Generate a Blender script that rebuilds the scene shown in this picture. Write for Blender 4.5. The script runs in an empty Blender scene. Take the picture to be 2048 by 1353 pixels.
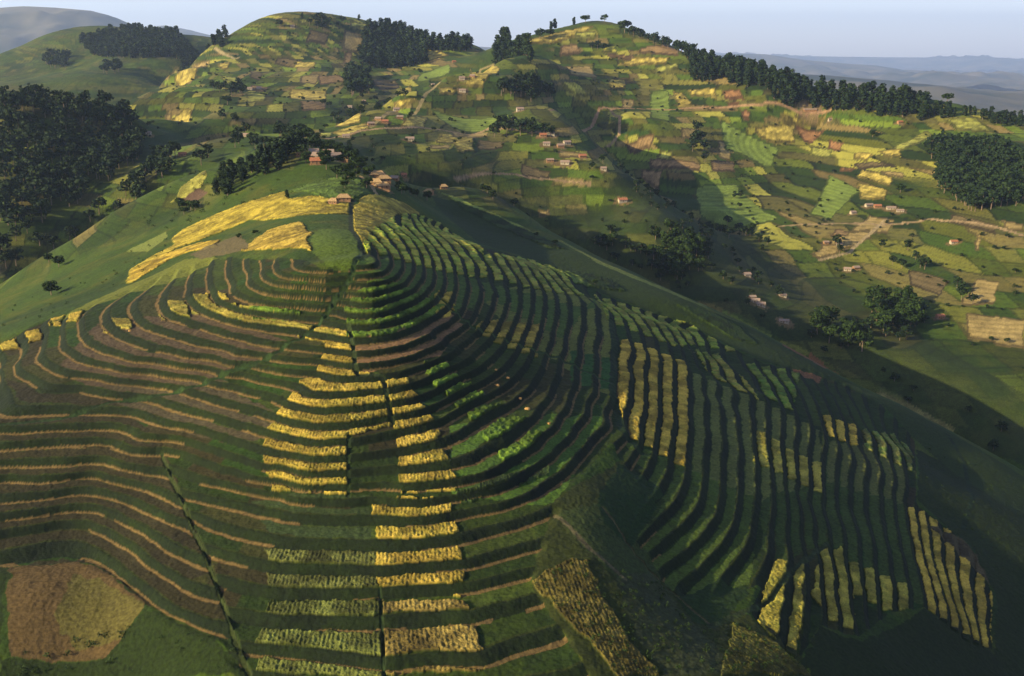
import bpy, math, random
import numpy as np
from mathutils import Vector

# ------------------------------------------------------------------ camera, sky, sun, exposure
SC = bpy.context.scene
COL = SC.collection
FPX, CU, CV = 1991.0, 1024.0, 676.5          # focal length in photo pixels, photo centre
HORIZON = 120.0
PITCH = math.atan((CV - HORIZON) / FPX)
CAMZ = 200.0
cam_data = bpy.data.cameras.new('camera')
cam = bpy.data.objects.new('camera', cam_data)
COL.objects.link(cam)
cam.location = (0, 0, CAMZ)
cam.rotation_euler = (math.pi / 2 - PITCH, 0, 0)
cam_data.sensor_width = 36.0
cam_data.lens = FPX / 2048 * 36.0
cam_data.clip_start = 1.0
cam_data.clip_end = 60000.0
SC.camera = cam

SUN_ELEV = math.radians(20.5)
SUN_AZ = math.radians(-113)                   # compass style: 0 = +y (away from the camera), -90 = from the left
world = bpy.data.worlds.new('World')
SC.world = world
world.use_nodes = True
wn = world.node_tree
bg = wn.nodes['Background']
sky = wn.nodes.new('ShaderNodeTexSky')
sky.sky_type = 'NISHITA'
sky.sun_disc = False
sky.sun_elevation = SUN_ELEV
sky.sun_rotation = SUN_AZ
sky.altitude = 2000
sky.air_density = 1.0
sky.dust_density = 3.5
sky.ozone_density = 1.5
tint = wn.nodes.new('ShaderNodeMix')
tint.data_type = 'RGBA'
tint.blend_type = 'MULTIPLY'
tint.inputs['Factor'].default_value = 1.0
tint.inputs['B'].default_value = (1.46, 1.23, 1.22, 1)
wn.links.new(sky.outputs['Color'], tint.inputs['A'])
wn.links.new(tint.outputs['Result'], bg.inputs['Color'])
bg.inputs['Strength'].default_value = 0.095

sun_data = bpy.data.lights.new('sun', 'SUN')
sun = bpy.data.objects.new('sun', sun_data)
COL.objects.link(sun)
sun_data.energy = 5.0
sun_data.angle = math.radians(0.5)
sun_data.color = (1.0, 0.84, 0.48)
sd = Vector((math.sin(SUN_AZ) * math.cos(SUN_ELEV), math.cos(SUN_AZ) * math.cos(SUN_ELEV), math.sin(SUN_ELEV)))
sun.rotation_euler = sd.to_track_quat('Z', 'Y').to_euler()
sun.location = (-600, 0, 900)

SC.view_settings.view_transform = 'Standard'
SC.view_settings.look = 'None'
SC.view_settings.exposure = 1.42
SC.view_settings.gamma = 1.0
SC.cycles.volume_bounces = 0
SC.cycles.max_bounces = 4
SC.cycles.diffuse_bounces = 2
SC.cycles.transparent_max_bounces = 4

rng = np.random.default_rng(7)
random.seed(7)
CP, SP = math.cos(PITCH), math.sin(PITCH)


def ray(u, v):
    a = (u - CU) / FPX
    b = (CV - v) / FPX
    return np.array([a, CP + b * SP, -SP + b * CP])


STEP = 1.8
Z0 = 152.0                                   # height of the knoll's top terrace

# ------------------------------------------------------------------ height survey
# Terrace edges (level, points seen in the photo); every edge is a contour, so each point lies on its
# own horizontal plane and gets a true position in the place.
LIPS = [
 (1,"752,531 756,516"),
 (2,"769,542 780,523 776,509 757,486 735,471"),
 (3,"783,557 798,542 801,523 796,512 780,490 761,471 728,449"),
 (4,"806,568 822,546 824,523 817,497 802,475 776,457"),
 (5,"743,611 798,592 828,575 843,557 843,527 837,505 824,483"),
 (6,"854,579 828,602 791,616 743,629 691,630 866,545 860,515 843,488"),
 (7,"876,587 850,613 821,631 780,644 731,650 691,648 884,545 875,513 855,485"),
 (8,"906,583 899,605 888,616 858,639 821,657 769,672 702,678 905,538 895,520 877,490"),
 (9,"930,590 925,613 914,631 897,646 858,672 817,689 761,700 707,704 929,538 917,512 895,486 858,457"),
 (10,"958,590 951,616 929,650 888,676 843,702 798,717 713,732 956,568 947,550 929,509 903,483 858,449"),
 (11,"988,583 982,616 966,646 943,669 917,691 880,715 828,735 769,747 713,750 977,553 955,509 936,486 880,453"),
 (12,"1012,583 1007,628 992,657 977,680 943,713 910,732 858,754 817,769 765,778 620,785 1003,550 984,512 962,494"),
 (13,"1036,598 1027,643 1010,676 988,709 955,735 914,754 873,776 828,797 769,806 620,813 1036,568 1029,553 1007,520 988,505"),
 (14,"1062,613 1055,646 1040,687 1018,717 984,750 936,776 888,799 847,818 780,832 620,847 1062,583 1051,557 1029,520"),
 (15,"1085,620 1075,669 1059,709 1029,754 992,780 940,806 910,821 865,845 787,860 600,873 1077,572 1051,531 1036,520"),
 (16,"1111,628 1103,676 1085,721 1062,762 1029,795 977,825 936,852 870,883 795,897 600,910 1096,572 1073,538"),
 (17,"1133,593 1135,611 1135,648 1127,678 1116,723 1096,790 1062,835 1030,860 970,887 895,921 802,932 600,947 1118,574 1092,545 1070,533"),
 (18,"1161,600 1163,611 1163,660 1152,723 1140,779 1129,816 1107,853 1070,894 1040,913 1010,928 960,950 913,962 809,973 690,975 600,975 1144,586 1114,552 1096,537"),
 (19,"1189,608 1190,611 1192,649 1189,708 1187,783 1170,816 1148,853 1114,890 1077,920 1040,942 960,980 900,992 800,998 1168,591 1140,556 1122,543"),
 (20,"1222,649 1222,700 1222,783 1204,827 1181,872 1144,916 1096,957 1040,994 1000,1010 899,1028 750,1034 1218,623 1200,604 1163,571 1137,545"),
 (21,"757,1088 917,1073 1265,708 1263,760 1259,797 1254,864 1259,686 1246,649 1226,623 1204,608"),
 (22,"768,1138 925,1125 1289,723 1287,779 1287,816 1278,879 1285,693 1274,656 1252,626 1233,615"),
 (23,"765,1179 925,1170 1317,730 1317,779 1317,816 1306,894 1315,708 1310,686 1300,664 1278,634 1259,621"),
 (24,"765,1240 932,1229 1343,742 1343,779 1342,816 1335,909 1337,708 1322,671 1300,639 1282,628"),
 (25,"768,1326 964,1311 1375,753 1376,797 1375,872 1373,932 1359,980 1340,1010 1306,1047 1262,1092 1369,723 1360,697 1347,680 1322,647 1304,634"),
 (26,"1412,797 1412,872 1406,946 1396,1006 1377,1036 1329,1077 1288,1118 1402,745 1389,723 1375,690 1348,656 1330,639"),
 (27,"1441,835 1443,909 1440,965 1433,1017 1411,1058 1370,1103 1314,1147 1430,790 1415,745 1397,697 1375,664 1356,649"),
 (28,"1473,853 1475,930 1476,988 1466,1043 1444,1088 1403,1136 1347,1181 1464,816 1449,760 1434,727 1412,708 1393,667"),
 (29,"1503,835 1512,927 1507,1002 1500,1058 1470,1118 1433,1155 1501,797 1473,768 1456,734 1438,712"),
 (30,"1537,929 1532,866 1530,810 1528,792 1502,751 1483,725 1543,1000 1535,1073 1520,1130 1500,1170"),
 (31,"1568,946 1562,873 1560,810 1558,803 1535,762 1513,736 1571,980 1575,1036 1577,1110 1577,1151 1573,1203 1562,1274"),
 (32,"1592,943 1588,885 1586,825 1580,811 1565,773 1543,747 1610,1136 1614,1185 1603,1270 1592,1311"),
 (33,"1617,970 1616,900 1615,830 1612,999 1622,1073 1634,1114 1640,1185 1644,1222"),
 (34,"1647,866 1645,903 1647,989 1643,847 1632,810 1613,773 1648,1040 1655,1085 1666,1177 1677,1244"),
 (35,"1670,961 1670,1010 1685,1058 1688,1092 1699,1170 1711,1259"),
 (36,"1696,961 1690,880 1680,830 1664,795 1696,1014 1711,1058 1716,1110 1722,1170"),
 (37,"1727,961 1714,890 1703,838 1690,805 1727,1014 1739,1058 1744,1129 1750,1188"),
 (38,"1760,959 1745,900 1725,847 1706,810 1688,777 1759,1014 1766,1073 1776,1135 1783,1211"),
 (39,"1789,961 1775,900 1789,1014 1796,1073 1808,1140 1819,1229"),
 (40,"1811,961 1800,900 1811,1014 1824,1080 1837,1147 1848,1196"),
 (41,"1826,1025 1840,1092 1856,1147 1871,1207"),
 (42,"1852,1040 1861,1110 1878,1166 1893,1229"),
 (43,"1880,1069 1882,1110 1893,1166 1917,1248"),
 (44,"1908,1088 1910,1147 1919,1203 1943,1266"),
 (45,"1939,1106 1937,1170 1958,1281"),
 (46,"1972,1160 1976,1207 1975,1292")]
BASES = [
 (2,"585,527 590,542 605,551 650,554"),
 (3,"542,535 544,550 553,559 600,567"),
 (4,"533,566 550,574 609,581 672,586 712,587"),
 (5,"496,560 496,576 509,585 546,596 609,600 700,603"),
 (6,"456,575 456,590 475,602 505,611 553,618 609,622 670,622"),
 (8,"378,553 371,583 375,616 393,629 423,642 460,654 516,665 572,675"),
 (9,"312,600 312,620 326,643 378,657 430,670 490,687 531,698 580,704 650,711"),
 (10,"261,641 274,654 304,669 349,683 386,696 468,718 549,730 609,735"),
 (11,"200,654 215,669 237,683 274,698 312,709 367,722 460,739 542,748 631,757"),
 (12,"154,645 152,672 167,693 198,710 237,721 267,732 360,742 430,751 486,757 557,776 594,790"),
 (13,"114,662 120,689 137,713 164,730 195,738 290,751 393,766 442,780 497,797 557,815"),
 (14,"92,676 77,710 79,734 103,751 137,761 205,766 326,783 360,795 423,815 516,838"),
 (15,"41,703 20,737 24,751 65,771 150,787 273,806 400,838 461,858 533,878"),
 (16,"0,842 150,838 297,850 353,865 409,878 483,902 512,911"),
 (17,"0,873 100,868 268,885 309,889 402,910 458,930 512,950"),
 (18,"0,905 100,896 223,896 323,908 372,921 409,934 465,950 512,970 742,986 921,976"),
 (19,"37,934 149,930 245,937 290,945 357,961 390,971 427,978 483,989 512,994 568,1001 605,1012 653,1014 742,1010"),
 (20,"394,1012 446,1027 512,1043 579,1054 661,1060 757,1056 906,1041 958,1034 1021,1017"),
 (21,"390,1049 416,1069 465,1082 512,1093 579,1105 653,1108 754,1108 912,1097 958,1084 1024,1067 1061,1056 1109,1034"),
 (22,"413,1118 465,1132 512,1147 579,1157 661,1158 754,1158 927,1144 977,1134 1024,1120 1098,1103 1140,1080"),
 (23,"439,1177 512,1199 557,1205 624,1204 765,1199 847,1196 928,1190 1024,1170 1061,1164"),
 (24,"461,1244 512,1255 542,1263 640,1266 769,1264 884,1257 940,1255 1024,1235 1091,1216"),
 (25,"765,1345 884,1338 1024,1317 1132,1289")]
OFFS = 0.45                                  # terraces left of the foot path sit half a step off
LEFTB = [
 (20,"30,962 164,958 200,962 260,976 309,993 335,1008 360,1023"),
 (21,"11,1013 112,1002 204,1000 275,1028 316,1043 353,1058 378,1072"),
 (22,"60,1042 150,1030 204,1040 260,1064 294,1084 316,1106 353,1121 400,1147"),
 (23,"37,1073 112,1062 178,1060 216,1080 242,1099 271,1118 316,1153 353,1173 390,1199 424,1211"),
 (24,"0,1140 67,1129 112,1123 145,1119 182,1123 223,1144 260,1177 297,1209 335,1237 390,1263 446,1283")]
# single points: photo position and distance
PTS = """670,500,262 640,470,285 700,520,258 625,480,278 715,490,268 640,535,252
640,440,330 690,440,335 705,440,338 650,415,372 740,390,398 640,370,425 700,360,425 560,400,405 580,440,335
760,365,430 690,335,455 640,318,470 600,300,490 720,340,460 800,375,455 820,395,455
500,345,470 450,380,455 400,400,470 520,320,520 560,300,520
860,388,500 920,402,545 1000,432,545 1100,477,520 1200,526,480 1300,567,440 1400,612,410 1500,652,390 1600,707,375 1700,762,362 1800,808,352 1900,862,342 1990,912,330 2048,952,320
900,430,470 1000,470,455 1100,510,425 1200,560,395 1350,615,375
1450,640,380 1550,690,368 1650,745,355 1760,800,345 1850,870,325 1880,950,298 1900,1040,262 2000,1050,268 2048,1100,256 2040,1250,221 1960,1000,280
1900,1300,192 1990,1330,198 2048,1353,199 1800,1300,181 1720,1310,171 1800,1353,170
1150,1040,176 1200,990,189 1250,950,203 1230,1050,181 1200,1120,168 1300,1200,163 1250,1280,150 1180,1353,139 1300,1353,143.7 1400,1250,163 1400,1353,145 1500,1280,162 1500,1353,149 1600,1353,154 1450,1200,172
0,770,240 0,735,250 0,700,262 60,660,275 150,610,300 255,568,325 350,505,350 430,480,360 480,450,378 350,470,400 480,420,400 575,390,400
0,640,330 0,600,390 0,572,435 60,530,465 120,506,480 200,452,505 300,396,515 345,365,510 410,342,500
150,560,370 250,500,400 300,450,450
100,1180,162 50,1240,155.7 200,1240,157 150,1300,152 0,1353,146 300,1353,145 350,1280,149 20,1120,172.9 450,1353,139.7"""
FAR = """0,182,720 85,192,725 154,206,730 205,209,730 239,220,735 273,240,740 292,272,730 0,300,640 100,300,645 180,300,670 240,330,645 0,400,580 100,400,585 180,400,590 0,480,530 80,480,535 0,540,492 200,430,565 250,360,605 320,300,680 360,340,590 300,370,575
370,320,600 420,285,650 450,310,610 500,270,700 560,285,640 620,272,650 520,300,580
420,230,860 340,240,800 300,235,800 500,240,850 600,250,780 650,215,950 550,200,1050 700,190,1050 740,150,1250 650,130,1250 550,140,1250 450,170,1080 380,160,1130 300,190,1000 245,214,930 330,150,1250 400,110,1380 480,75,1450 560,50,1500 640,38,1520 720,40,1520 760,52,1500 850,75,1480 950,90,1420 760,110,1380 850,120,1330 930,120,1250
1000,122,1020 900,150,940 800,186,860 700,232,750 660,255,700 980,150,960 900,190,880 800,230,790 880,230,830 950,200,880 1060,110,1060 1050,170,930 1000,220,860 1100,215,840
800,290,660 700,280,640 760,335,570 850,310,650 900,350,630 1000,300,720 950,270,770 1080,290,730 1125,242,775 1190,330,680 1270,420,625 1325,480,590 1000,390,640 1100,400,655 1200,440,640 1100,455,620 1200,505,590 1300,545,565 1400,595,525 1050,340,690 1150,350,685 1230,390,660
1170,210,990 1195,260,960 1250,320,905 1335,395,835 1425,470,740 1500,520,625 1550,560,585 1600,605,545 1700,660,510 1800,710,475 1950,800,435 2048,870,405
1100,66,1280 1040,84,1200 1200,48,1300 1250,66,1290 1340,92,1230 1400,112,1150 1480,135,1090 1600,168,1020 1700,182,980 1770,190,960 1850,198,940 1950,216,920 2048,240,900
1150,110,1180 1250,130,1150 1350,160,1080 1200,170,1050 1300,220,1000 1400,210,1000 1240,230,950 1300,280,910 1400,280,920 1350,350,840 1450,350,850 1500,260,950 1500,430,760 1440,420,760 1560,200,980 1632,262,955 1600,315,900 1553,370,850 1510,440,745 1680,230,950 1750,300,850 1700,420,720 1650,470,670 1600,500,650 1850,260,880 1850,350,770 1950,300,810 1950,400,700 2048,300,780 2048,420,655 1900,500,620 2000,600,540 1800,560,590 1700,520,640 1800,470,670 2048,520,585 2048,700,485 1900,700,490 1900,620,530 1650,560,605 1750,620,545
60,88,1900 130,60,1900 200,53,1900 280,60,1880 350,68,1850 430,78,1820 470,84,1800 0,112,1850 200,110,1650 100,150,1500 350,120,1550 200,170,1350 50,190,1300 300,160,1400 150,195,1150 0,170,1400"""
# unseen ground, world x, y, z
HID = """-900,300,110 -700,600,90 -900,900,80 -1500,1500,100 -500,300,90 -420,450,110 -350,150,90 -600,0,120 -300,-200,100 0,-300,60 0,30,20 -100,50,40 100,60,20 200,120,15 300,200,20 300,330,10 360,300,20 500,300,60 700,400,120 900,700,160 1200,1200,180 1200,100,120 600,-100,90 250,0,10 -600,2400,60 0,2400,60 600,2400,60 1200,2300,80 0,1700,130 200,1600,90 500,1300,80 700,1100,70 -300,1900,100 -1000,2400,60 -200,800,120 1400,2600,60 450,550,60 -520,700,170 -1200,600,110 850,950,60"""


# ground hidden behind each skyline: metres beyond it, metres lower, skyline points
BEHIND = """45 18 0,572,435 60,530,465 120,506,480 200,452,505 300,396,515 345,365,510|60 42 860,388,500 920,402,545 1000,432,545 1100,477,520 1200,526,480 1300,567,440 1400,612,410 1500,652,390 1600,707,375 1700,762,362 1800,808,352 1900,862,342|130 45 240,215,900 290,180,1080 330,150,1150 380,118,1280 430,95,1340 480,75,1430|35 3 0,182,720 85,192,725 154,206,730 205,209,730 239,220,735 273,240,740|110 35 0,182,720 85,192,725 154,206,730 205,209,730 239,220,735 273,240,740|90 28 900,150,940 800,186,860 700,232,750 640,265,670 1000,122,1020|120 50 560,50,1500 640,38,1520 720,40,1520 850,75,1480|120 60 1100,66,1280 1200,48,1300 1340,92,1230 1480,135,1090 1600,168,1020 1770,190,960 1950,216,920"""


def parse(s):
    return [tuple(float(t) for t in w.split(',')) for w in s.split()]


cx, cy, cs, wt = [], [], [], []


def add_plane(u, v, zz, S, w):
    d = ray(u, v)
    t = (zz - CAMZ) / d[2]
    cx.append(d[0] * t); cy.append(d[1] * t); cs.append(S); wt.append(w)


for k, s in LIPS:
    for u, v in parse(s):
        add_plane(u, v, Z0 - STEP * k, k, 1.0 if v > 520 else 4.0)


def step01(a, b, x):
    t = min(max((x - a) / (b - a), 0), 1)
    return t * t * (3 - 2 * t)


for k, s in BASES:
    for u, v in parse(s):
        off = 0.0                            # left of the diagonal path the upper terraces are out of step
        if k <= 8:
            for it in range(20):
                off = .8 * (1 - step01(3, 9, k + .4 - off))
        add_plane(u, v, Z0 - STEP * (k + .8 - off), k + .4 - off, 1.0)
for k, s in LEFTB:
    for u, v in parse(s):
        add_plane(u, v, Z0 - STEP * (k + .8 + OFFS), k + .4 + OFFS, 1.0)
for u, v, D in parse(PTS):
    d = ray(u, v); t = D / d[1]
    cx.append(d[0] * t); cy.append(D); cs.append((Z0 - (CAMZ + d[2] * t)) / STEP); wt.append(4.0)
for u, v, D in parse(FAR):
    d = ray(u, v); t = D / d[1]
    cx.append(d[0] * t); cy.append(D); cs.append((Z0 - (CAMZ + d[2] * t)) / STEP); wt.append(8.0)
for row in BEHIND.split('|'):
    back, drop, pts_ = row.split(' ', 2)
    for u, v, D in parse(pts_):
        d = ray(u, v); t = D / d[1]
        k_ = 1 + float(back) / D
        cx.append(d[0] * t * k_); cy.append(D * k_); cs.append((Z0 - (CAMZ + d[2] * t - float(drop))) / STEP); wt.append(2.0)
for x, y, z in parse(HID):
    cx.append(x); cy.append(y); cs.append((Z0 - z) / STEP); wt.append(8.0)
P = np.stack([cx, cy], 1) / 100.0
VAL = np.array(cs)
WT = np.array(wt)


def phi(d2):
    return 0.5 * d2 * np.log(d2 + 1e-12)


n = len(P)
D2 = ((P[:, None] - P[None]) ** 2).sum(-1)
A = np.zeros((n + 3, n + 3))
A[:n, :n] = phi(D2) + np.diag(WT * 0.0020)
A[:n, n] = 1; A[:n, n + 1:] = P
A[n, :n] = 1; A[n + 1:, :n] = P.T
SOL = np.linalg.solve(A, np.concatenate([VAL, np.zeros(3)]))


def smooth_S(x, y):
    q = np.stack([x.ravel(), y.ravel()], 1) / 100.0
    out = np.empty(len(q))
    for i in range(0, len(q), 20000):
        c = q[i:i + 20000]
        d2 = (c[:, :1] - P[None, :, 0]) ** 2 + (c[:, 1:] - P[None, :, 1]) ** 2
        out[i:i + 20000] = phi(d2) @ SOL[:n] + SOL[n] + c @ SOL[n + 1:]
    return out.reshape(x.shape)


# ------------------------------------------------------------------ terrain sheet (fan shaped grid)
AZ0, AZ1 = math.radians(-38), math.radians(38)
NA = 1430
az = np.linspace(AZ0, AZ1, NA)
lr = [math.log(85.0)]
while math.exp(lr[-1]) < 2700:
    r = math.exp(lr[-1])
    lr.append(lr[-1] + (0.0014 if r < 330 else 0.0020 if r < 420 else 0.0020 + 0.0011 * min(1, (r - 420) / 150)))
lr = np.array(lr)
NR = len(lr)
NAc, NRc = 250, 320
azc = np.linspace(AZ0, AZ1, NAc)
lrc = np.linspace(lr[0], lr[-1], NRc)
Rc, Ac = np.meshgrid(np.exp(lrc), azc, indexing='ij')
Sc = smooth_S(Rc * np.sin(Ac), Rc * np.cos(Ac))


def cubic_w(xf, x0, x1, m):
    t = (xf - x0) / (x1 - x0) * (m - 1)
    i = np.clip(np.floor(t).astype(int), 0, m - 2)
    f = t - i
    w = [(-f + 2 * f ** 2 - f ** 3) / 2, (2 - 5 * f ** 2 + 3 * f ** 3) / 2, (f + 4 * f ** 2 - 3 * f ** 3) / 2, (-f ** 2 + f ** 3) / 2]
    W = np.zeros((len(xf), m))
    for j in range(4):
        idx = np.clip(i - 1 + j, 0, m - 1)
        np.add.at(W, (np.arange(len(xf)), idx), w[j])
    return W


S = cubic_w(lr, lr[0], lr[-1], NRc) @ Sc @ cubic_w(az, AZ0, AZ1, NAc).T
R, AZ = np.meshgrid(np.exp(lr), az, indexing='ij')
X = R * np.sin(AZ); Y = R * np.cos(AZ)
ZS = Z0 - STEP * S


def hashf(i, j=0, k=0):
    h = (np.asarray(i, dtype=np.int64) * 374761393 + np.asarray(j, dtype=np.int64) * 668265263 + k * 1442695041) & 0xffffffff
    h = ((h ^ (h >> 13)) * 1274126177) & 0xffffffff
    h = h ^ (h >> 16)
    return (h & 0xffffff) / float(0x1000000)


def vnoise(x, y, s, k=0):
    x = x / s; y = y / s
    i = np.floor(x); j = np.floor(y)
    fx = x - i; fy = y - j
    fx = fx * fx * (3 - 2 * fx); fy = fy * fy * (3 - 2 * fy)
    i = i.astype(np.int64); j = j.astype(np.int64)
    a = hashf(i, j, k); b = hashf(i + 1, j, k); c = hashf(i, j + 1, k); d = hashf(i + 1, j + 1, k)
    return (a * (1 - fx) + b * fx) * (1 - fy) + (c * (1 - fx) + d * fx) * fy


def fbm(x, y, s, o=3, k=0):
    t = 0; a = 0.5; n_ = 0
    for q in range(o):
        t = t + a * vnoise(x, y, s / 2 ** q, k + q); n_ += a; a *= 0.5
    return t / n_


def smooth(e0, e1, x):
    t = np.clip((x - e0) / (e1 - e0), 0, 1)
    return t * t * (3 - 2 * t)


def row_of(r):
    return np.interp(math.log(r), lr, np.arange(NR))


def grid_at(G, x, y):
    r = math.hypot(x, y); a = math.atan2(x, y)
    fi = min(max(row_of(r), 0), NR - 1.001); fj = min(max((a - AZ0) / (AZ1 - AZ0) * (NA - 1), 0), NA - 1.001)
    i = int(fi); j = int(fj); p = fi - i; q = fj - j
    return (G[i, j] * (1 - q) + G[i, j + 1] * q) * (1 - p) + (G[i + 1, j] * (1 - q) + G[i + 1, j + 1] * q) * p


RR = np.exp(lr)


def hit(u, v):
    """first point of the ground along the line of sight: world x, y"""
    d = ray(u, v)
    a = math.atan2(d[0], d[1])
    fj = min(max((a - AZ0) / (AZ1 - AZ0) * (NA - 1), 0), NA - 1.001)
    j = int(fj); q = fj - j
    h = ZS[:, j] * (1 - q) + ZS[:, j + 1] * q
    hor = math.hypot(d[0], d[1])
    zr = CAMZ + d[2] / hor * RR
    below = np.nonzero(zr < h)[0]
    if len(below) == 0:
        i = int(np.argmin(zr - h)); r = RR[i]          # just above a crest: take the crest
    else:
        i = below[0]
        if i == 0:
            r = RR[0]
        else:
            g0 = zr[i - 1] - h[i - 1]; g1 = zr[i] - h[i]
            r = RR[i - 1] + (RR[i] - RR[i - 1]) * g0 / (g0 - g1)
    return r * math.sin(a), r * math.cos(a)


def inside(poly, x=None, y=None):
    x = (X if JX is None else JX) if x is None else x; y = (Y if JY is None else JY) if y is None else y
    m = np.zeros(x.shape, bool)
    px = [p[0] for p in poly]; py = [p[1] for p in poly]
    sel = (x >= min(px)) & (x <= max(px)) & (y >= min(py)) & (y <= max(py))
    if not sel.any():
        return m
    xs = x[sel]; ys = y[sel]; r = np.zeros(xs.shape, bool)
    for k in range(len(poly)):
        x1, y1 = poly[k]; x2, y2 = poly[(k + 1) % len(poly)]
        if y1 == y2:
            continue
        c = ((y1 > ys) != (y2 > ys)) & (xs < (x2 - x1) * (ys - y1) / (y2 - y1) + x1)
        r ^= c
    m[sel] = r
    return m


JX = JY = None


def wpoly(s):
    return [hit(u, v) for u, v in parse(s)]


def linedist(s, wmax):
    """distance of each grid vertex to a traced line on the ground (only near it)"""
    pts = [hit(u, v) for u, v in parse(s)]
    d = np.full(X.shape, 1e9)
    for (x1, y1), (x2, y2) in zip(pts[:-1], pts[1:]):
        sel = (X > min(x1, x2) - wmax) & (X < max(x1, x2) + wmax) & (Y > min(y1, y2) - wmax) & (Y < max(y1, y2) + wmax)
        if not sel.any():
            continue
        xs = X[sel]; ys = Y[sel]
        L2 = (x2 - x1) ** 2 + (y2 - y1) ** 2 + 1e-9
        t = np.clip(((xs - x1) * (x2 - x1) + (ys - y1) * (y2 - y1)) / L2, 0, 1)
        dd = np.hypot(xs - x1 - t * (x2 - x1), ys - y1 - t * (y2 - y1))
        d[sel] = np.minimum(d[sel], dd)
    return d


def blur(m, k=4):
    m = m.astype(np.float32)
    for ax in (0, 1):
        c = np.cumsum(np.pad(m, [(k + 1, k) if a == ax else (0, 0) for a in (0, 1)], mode='edge'), axis=ax)
        m = (np.take(c, np.arange(2 * k + 1, c.shape[ax]), ax) - np.take(c, np.arange(0, c.shape[ax] - 2 * k - 1), ax)) / (2 * k + 1)
    return m


# where the hill is terraced
TERR = "-400,690 0,690 95,640 170,618 250,585 330,550 440,512 520,520 600,520 640,542 700,545 728,515 724,492 742,462 775,440 800,426 840,430 880,446 960,492 1040,514 1120,538 1200,588 1290,622 1380,646 1440,686 1530,728 1600,742 1690,770 1770,815 1830,880 1832,1010 1900,1060 1945,1100 1985,1190 1985,1300 1940,1290 1850,1215 1780,1225 1715,1275 1640,1250 1595,1325 1540,1270 1500,1225 1530,1160 1500,1180 1440,1190 1345,1190 1262,1100 1235,1060 1300,985 1240,925 1225,880 1180,935 1118,1000 1112,1030 1060,1165 1100,1220 1180,1353 1250,1500 -400,1500"
terr = inside(wpoly(TERR))
for s in ("0,1142 67,1131 145,1122 182,1126 223,1147 260,1180 297,1212 335,1240 390,1266 446,1286 480,1353 500,1500 -400,1500 -400,1145",
          "1118,1000 1180,1353 1560,1353 1500,1225 1440,1190 1345,1190 1262,1100 1235,1060"):
    terr &= ~inside(wpoly(s))
terrm = blur(terr, 5)
# half-step shift left of the foot path
leftp = [hit(u, v) for u, v in parse("323,905 372,1020 415,1120 460,1240 505,1353")]
leftp += [(leftp[-1][0] + 6, 20.0), (-400, 20.0), (-400, leftp[0][1] + 30), (leftp[0][0], leftp[0][1] + 3)]
leftm = inside(leftp)
topp = [hit(u, v) for u, v in parse("728,500 705,548 690,575 668,600 622,662 590,680 540,712 440,750")]
topp = topp + [(-400, topp[-1][1]), (-400, 420), (topp[0][0], 420)]
ph = S - OFFS * leftm * smooth(17.5, 20.5, S) + .8 * (1 - smooth(3, 9, S)) * inside(topp)
wob = (fbm(X, Y, 22, 2, 5) - .5) * 0.10 + (fbm(X, Y, 3.5, 2, 9) - .5) * 0.07
ph = ph + wob
K = np.floor(ph); F = ph - K
prof = np.where(F < .4, .8 * smooth(0, 1, F / .4) * 1.0, .8 + .2 * (F - .4) / .6)
S2 = S + terrm * ((K + prof) - ph)
Z = Z0 - STEP * S2

# ------------------------------------------------------------------ land use
CLS = np.zeros(X.shape, np.int8)             # 0 ground, 1 path, 2 golden wheat, 3 green crop
COLR = np.zeros(X.shape + (3,), np.float32)
dist = R
n1 = fbm(X, Y, 60, 4, 1); n2 = fbm(X, Y, 9, 3, 2); n3 = fbm(X, Y, 1.6, 2, 3)


def C(*c):
    return np.array(c, np.float32)


def mixc(a, b, t):
    return a * (1 - t[..., None]) + b * t[..., None]


GRASS = C(.040, .072, .006); GRASS2 = C(.022, .044, .006); OLIVE = C(.085, .090, .010); DRY = C(.17, .135, .042)
SOIL = C(.17, .095, .050); WHEAT = C(.50, .335, .060); YGREEN = C(.24, .25, .035); LIME = C(.10, .17, .022)
base = mixc(GRASS, GRASS2, smooth(.35, .65, n1))
base = mixc(base, OLIVE, smooth(.45, .8, n2) * .6)
COLR[:] = base

# the quilt of small fields on the far slopes: strips between contours, cut across every 15-40 m
far = smooth(430, 520, dist) * 1.0
wx = X + (fbm(X, Y, 80, 2, 21) - .5) * 30; wy = Y + (fbm(X, Y, 80, 2, 22) - .5) * 30
band = np.floor(S2 / 2.7 + .35 * (fbm(X, Y, 120, 2, 23) - .5)).astype(np.int64)
rot = .5 * fbm(X, Y, 400, 1, 29)
seg = np.floor((wx * np.cos(rot) + wy * np.sin(rot) * .6) / (8 + 14 * hashf(band, 7, 3)) + 9 * hashf(band, 3, 8)).astype(np.int64)
hv = hashf(band, seg, 11); hb = hashf(band, seg, 12); hz = vnoise(X, Y, 150, 31)
pal = np.stack([GRASS * 1.0, GRASS2 * 1.1, OLIVE, C(.10, .125, .014), C(.065, .105, .010), C(.15, .14, .028), C(.21, .155, .050), C(.30, .28, .045), C(.14, .19, .018), C(.11, .10, .026)])
lim = np.array([.12, .21, .32, .45, .56, .66, .74, .86, .94, 1.0])
idx = np.clip(np.searchsorted(lim, hv), 0, 9)
quilt = pal[idx] * (.62 + .75 * hb[..., None])
fr = S2 / 2.7 + .35 * (fbm(X, Y, 120, 2, 23) - .5); fr = fr - np.floor(fr)
sx_ = (wx * np.cos(rot) + wy * np.sin(rot) * .6) / (8 + 14 * hashf(band, 7, 3)) + 9 * hashf(band, 3, 8); sx_ = sx_ - np.floor(sx_)
edge = ((fr < .09) | (sx_ < .09)).astype(np.float32) * .62
quilt = quilt * (1 - edge[..., None])
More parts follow.
